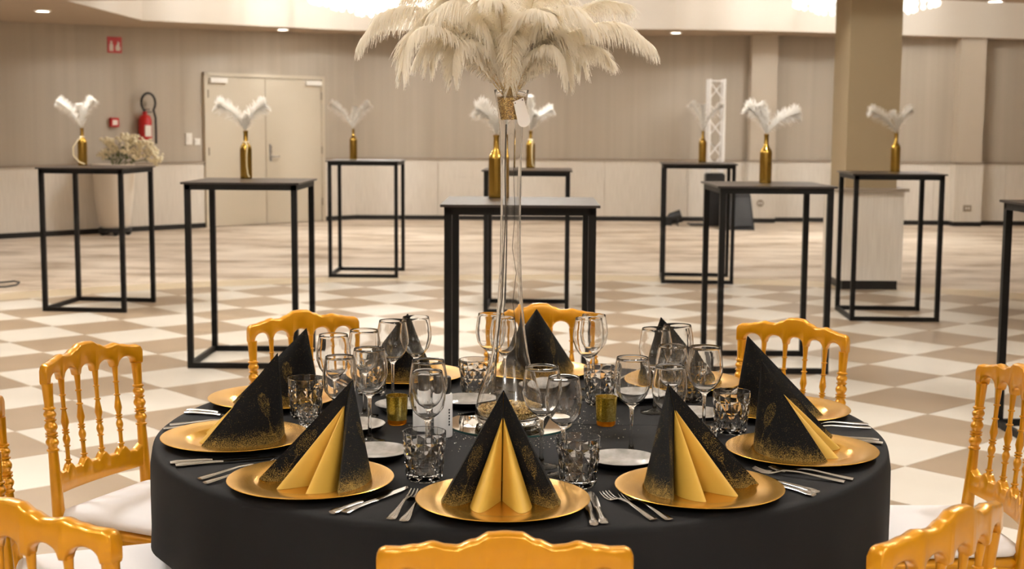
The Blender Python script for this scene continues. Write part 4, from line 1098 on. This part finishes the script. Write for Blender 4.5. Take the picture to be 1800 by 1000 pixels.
def table_extras():
    G = 'gold tealight holders'
    for u, v in ((698, 745), (1065, 747)):
        P = on_z(u, v, TZ); e = tag(empty('tealight_holder', (P.x, P.y, TZ)), 'small gold mirrored tealight glass on the black cloth', 'candle holder', G)
        MB().lathe([(.0235, .012), (.0265, .07), (.0255, .07), (.0225, .014), (0, .013)], 32).build('cup', 'tealight_gold', e)
        MB().lathe([(0, 0), (.021, 0), (.0235, .003), (.0235, .012), (0, .0125)], 32).build('foot', 'tealight_amber', e)
    for u, v, lb in ((779, 766, 'white salt mill with black cap, nearer the gold-bottomed vase'), (742, 760, 'white pepper mill with black cap beside the tealight glass')):
        P = on_z(u, v, TZ); e = tag(empty('spice_mill', (P.x, P.y, TZ)), lb, 'mill')
        MB().lathe([(0, 0), (.0205, 0), (.0215, .002), (.0215, .098), (.02, .1), (0, .1)], 32).build('body', 'mill_white', e)
        MB().lathe([(0, .1), (.0165, .1), (.0185, .104), (.0185, .135), (.0165, .139), (0, .139)], 32).build('cap', 'mill_black', e)
        m = MB()                                     # tiny upright lettering
        for i in range(6):
            a = -.75; z = .03 + i * .007
            c = Vector((.0217 * sin(-a), -.0217 * cos(a), z)); t = Vector((cos(a), sin(-a) * -1, 0))
            m.box(-.0018, .0018, -.0003, .0003, -.0025, .0025 - .001 * (i % 2), Matrix.Translation(c) @ Matrix.Rotation(-a, 4, 'Z'))
        m.build('lettering', 'mill_black', e, smooth=False)
    VC = Vector((-.004, 3.246))
    e = tag(empty('mirror_plate', (VC.x, VC.y, TZ)), 'round mirror plate lying under the tall vase', 'mirror')
    MB().lathe([(0, 0), (.15, 0), (.15, .0035), (0, .0035)], 80).build('glass_edge', 'mirror_edge', e); MB().lathe([(0, .0036), (.1485, .0036), (.1485, .004), (0, .004)], 80).build('silvering', 'mirror', e)
    z0 = TZ + .0045
    v = tag(empty('glass_vase', (VC.x, VC.y, z0)), 'tall slender clear glass vase with flared foot and mouth', 'vase')
    prof = [(0.0, 0), (.07, 0), (.08, .006), (.0835, .02), (.082, .04), (.074, .07), (.062, .1), (.051, .135), (.0435, .17), (.037, .215), (.031, .28), (.0265, .36), (.0245, .44), (.0243, .54), (.0252, .64), (.0275, .7), (.032, .74), (.038, .775), (.041, .789), (.0409, .7898)]
    inn = [(.0402, .7899), (.0397, .789)] + [(r - .0016, z) for r, z in prof[-3:3:-1]] + [(.0805, .024), (.074, .016), (0, .014)]
    MB().lathe(prof + inn, 64).build('vase_wall', 'clear_glass', v, angle=180)
    def heap(rz, rad, name):
        rnd = random.Random(9); m = MB()
        m.lathe(rz, 40)
        m.v = [(x * (1 + rnd.uniform(-.02, .0)), y * (1 + rnd.uniform(-.02, 0)), z + rnd.uniform(-.002, .003)) for x, y, z in m.v]
        for i in range(260):
            a, r = rnd.uniform(0, 2 * pi), rad * sqrt(rnd.random()); zt = lerp([(q[0], q[1]) for q in rz[::-1]], r)
            s = rnd.uniform(.0015, .0035); c = Vector((r * cos(a), r * sin(a), zt + .001))
            M = Matrix.Translation(c) @ Matrix.Rotation(rnd.uniform(0, 6), 4, 'Z') @ Matrix.Rotation(rnd.uniform(-1, 1), 4, 'X')
            m.box(-s, s, -s * .5, s * .5, -.0006, .0006, M)
        return tag(m.build(name, 'glitter', v, smooth=False), kind='stuff')
    heap([(.0, .0148), (.072, .0165), (.078, .026), (.0775, .034), (.05, .042), (.02, .04), (0, .044)], .07, 'gold_granules')
    m = MB(); rnd = random.Random(2)
    m.lathe([(0, .722), (.0255, .722), (.0285, .74), (.0345, .772), (.0, .778)], 36)
    m.v = [(x * (1 + rnd.uniform(-.03, 0)), y * (1 + rnd.uniform(-.03, 0)), z + rnd.uniform(-.002, .002)) for x, y, z in m.v]
    tag(m.build('gold_filling', 'glitter', v, smooth=False), kind='stuff')
    MB().tube([(-.012, .0, .71), (-.014, .002, .6), (-.012, 0, .5), (-.016, .0, .4), (-.019, 0, .3), (-.03, 0, .2), (-.035, 0, .1), (-.03, -.01, .05)], .0016, 6).tube([(.008, 0, .7), (.006, 0, .6), (.01, 0, .5), (.004, 0, .42), (.014, 0, .36), (.006, 0, .29), (.018, 0, .2)], .0006, 5).build('light_wire', 'wire_dark', v)
    # hanging tag
    P = on_y(917, 199, VC.y - .045); t = tag(empty('paper_tag', P), 'small blank white tag hanging on the rim of the tall vase', 'tag')
    t.rotation_euler = (0, R(-14), R(-8))
    pl = [(-.013, .03), (.013, .034), (.0145, -.018)] + [(.0005 + .0145 * cos(a), -.018 - .0145 * sin(a)) for a in [i * pi / 10 for i in range(1, 10)]] + [(-.0135, -.018)]
    MB().prism(pl, -.0006, .0006, Matrix.Rotation(R(90), 4, 'X')).build('card', 'sign_white', t, smooth=False)
    MB().lathe([(0, 0), (.0016, 0), (.0016, .0004), (0, .0004)], 10, Matrix.Translation((-.009, -.0006, .026)) @ Matrix.Rotation(R(90), 4, 'X')).lathe([(0, 0), (.0016, 0), (.0016, .0004), (0, .0004)], 10, Matrix.Translation((.009, -.0006, .029)) @ Matrix.Rotation(R(90), 4, 'X')).build('punch_hole', 'wire_dark', t)
    # sprinkled glitter
    rnd = random.Random(21); g = MB()
    for i in range(900):
        a = rnd.uniform(0, 2 * pi); r = .16 + abs(rnd.gauss(0, .07))
        if r > .38: continue
        if any((Vector((VC.x + r * cos(a), VC.y + r * sin(a))) - c).length < q + .002 for c, q in BUSY[10:14]): continue
        s = rnd.uniform(.0005, .0012); M = Matrix.Translation((VC.x + r * cos(a), VC.y + r * sin(a), TZ + .0006)) @ Matrix.Rotation(rnd.uniform(0, 6), 4, 'Z') @ Matrix.Rotation(rnd.uniform(-.5, .5), 4, 'X')
        g.add([(-s, -s, 0), (s, -s, 0), (s, s, 0), (-s, s, 0)], [(0, 1, 2, 3)], M)
    tag(g.build('scattered_glitter', 'glitter_silver', smooth=False), 'silver glitter sprinkled on the black cloth around the mirror', 'glitter', kind='stuff')
    return VC
VC = table_extras()
def dishes():
    top = MB().lathe([(0, .0062), (.05, .0062), (.064, .0118), (.0742, .0187), (.0738, .0188), (.0635, .0125), (.05, .0068), (0, .0068)], 48).mesh('dish_glaze', 'pearl_dish')
    body = dish_mesh().mesh('dish_body', 'mill_black')
    for u, v in ((664, 795), (1093, 806), (612, 742), (648, 708), (822, 684), (1072, 694), (1224, 722), (962, 674)):
        P = free_spot(on_z(u, v, TZ + .012), .0755, True); e = empty('bread_dish', (P.x, P.y, TZ))
        tag(e, 'shallow pearl-grey dish ' + near_spot(P), 'dish', 'small bread dishes'); put('dish_body', body, e); put('dish_glaze', top, e)
dishes()

def plume():
    base = Vector((VC.x, VC.y, TZ + .0045 + .775)); px = F_PX / 3.3; k = 0
    def go(pts, wd, sd, nb=520, droop=.6, dep=(0, 0, 0, 0, 0)):
        path = []
        for (u, v), d in zip(pts, dep): path.append(on_y(u, v, VC.y + d))
        b = base + Vector(((path[0].x - base.x) * .3, max(-.02, min(.02, dep[0])), -.012))
        f = feather('ostrich_feather', [b] + path[1:], wd, nb, sd, 'feather', droop=droop, bare=.1, seg=5, bw=.0017, quill=.0013)
        tag(f, 'long cream ostrich feather in the bouquet on the tall vase', 'feather', 'ostrich feathers in the tall vase')
    go([(885, 155), (810, 65), (735, 18), (675, 24), (640, 62)], .085, 1, droop=.9, dep=(0, -.03, -.06, -.08, -.09))
    go([(880, 155), (818, 90), (765, 48), (722, 62), (708, 120)], .07, 2, droop=.7, dep=(-.01, -.08, -.14, -.17, -.18))
    go([(905, 155), (955, 88), (1030, 48), (1090, 42), (1140, 74)], .085, 3, droop=.95, dep=(0, -.02, -.03, -.03, -.03))
    go([(900, 155), (960, 60), (1020, 18), (1060, 2), (1095, 6)], .08, 4, droop=.7, dep=(0, .03, .06, .08, .1))
    go([(890, 155), (872, 60), (862, -10), (850, -50), (826, -70)], .085, 5, droop=.6, dep=(-.01, -.05, -.06, -.07, -.08))
    go([(900, 155), (925, 50), (945, -20), (965, -60), (990, -75)], .085, 6, droop=.6, dep=(-.01, -.03, -.04, -.05, -.05))
    go([(890, 155), (840, 60), (800, 5), (765, -20), (725, -15)], .09, 7, droop=.7, dep=(0, .02, .04, .06, .07))
    go([(885, 155), (830, 85), (790, 45), (765, 60), (755, 105)], .075, 8, droop=.7, dep=(0, .06, .1, .12, .13))
    go([(900, 155), (940, 85), (985, 45), (1010, 62), (1022, 112)], .075, 9, droop=.7, dep=(0, .06, .1, .13, .14))
    go([(895, 155), (900, 85), (902, 55), (900, 90), (897, 150)], .05, 10, 320, droop=.6, dep=(0, -.06, -.11, -.14, -.145))
    go([(890, 155), (850, 95), (818, 70), (800, 90), (796, 130)], .06, 11, droop=.7, dep=(0, -.05, -.09, -.11, -.12))
    go([(900, 155), (935, 100), (968, 80), (990, 100), (998, 135)], .06, 12, droop=.7, dep=(0, -.04, -.07, -.08, -.08))
    go([(895, 155), (890, 60), (885, 0), (880, -40), (860, -60)], .08, 13, droop=.5, dep=(.01, .06, .1, .13, .16))
    go([(895, 155), (915, 70), (930, 10), (955, -20), (990, -10)], .085, 14, droop=.6, dep=(.01, .06, .1, .13, .16))
    go([(890, 155), (860, 70), (830, 15), (795, 0), (760, 20)], .085, 15, droop=.7, dep=(-.01, -.05, -.09, -.12, -.13))
    go([(900, 155), (930, 75), (965, 25), (1000, 12), (1035, 35)], .085, 16, droop=.7, dep=(-.01, -.05, -.08, -.1, -.1))
    go([(893, 155), (885, 80), (880, 30), (872, 5), (850, 0)], .075, 17, droop=.6, dep=(-.01, -.07, -.12, -.16, -.19))
    go([(898, 155), (912, 85), (925, 40), (940, 18), (965, 22)], .075, 18, droop=.6, dep=(-.01, -.07, -.12, -.16, -.18))
    go([(890, 155), (862, 105), (835, 78), (812, 62), (790, 66)], .08, 19, droop=.5, dep=(-.01, -.03, -.04, -.05, -.05))
    go([(900, 155), (922, 105), (945, 72), (968, 58), (992, 66)], .08, 20, droop=.5, dep=(-.01, -.03, -.04, -.05, -.05))
    go([(892, 155), (880, 105), (862, 60), (845, 35), (822, 32)], .08, 21, droop=.45, dep=(0, .0, .0, .0, .0))
    go([(898, 155), (915, 105), (935, 55), (958, 35), (982, 38)], .08, 22, droop=.45, dep=(0, .0, .0, .0, .0))
    go([(885, 155), (848, 100), (800, 70), (758, 72), (735, 98)], .07, 23, droop=.8, dep=(0, -.02, -.03, -.04, -.04))
    go([(905, 155), (948, 110), (1000, 84), (1045, 84), (1072, 104)], .06, 24, droop=.8, dep=(0, .0, .02, .04, .05))
plume()
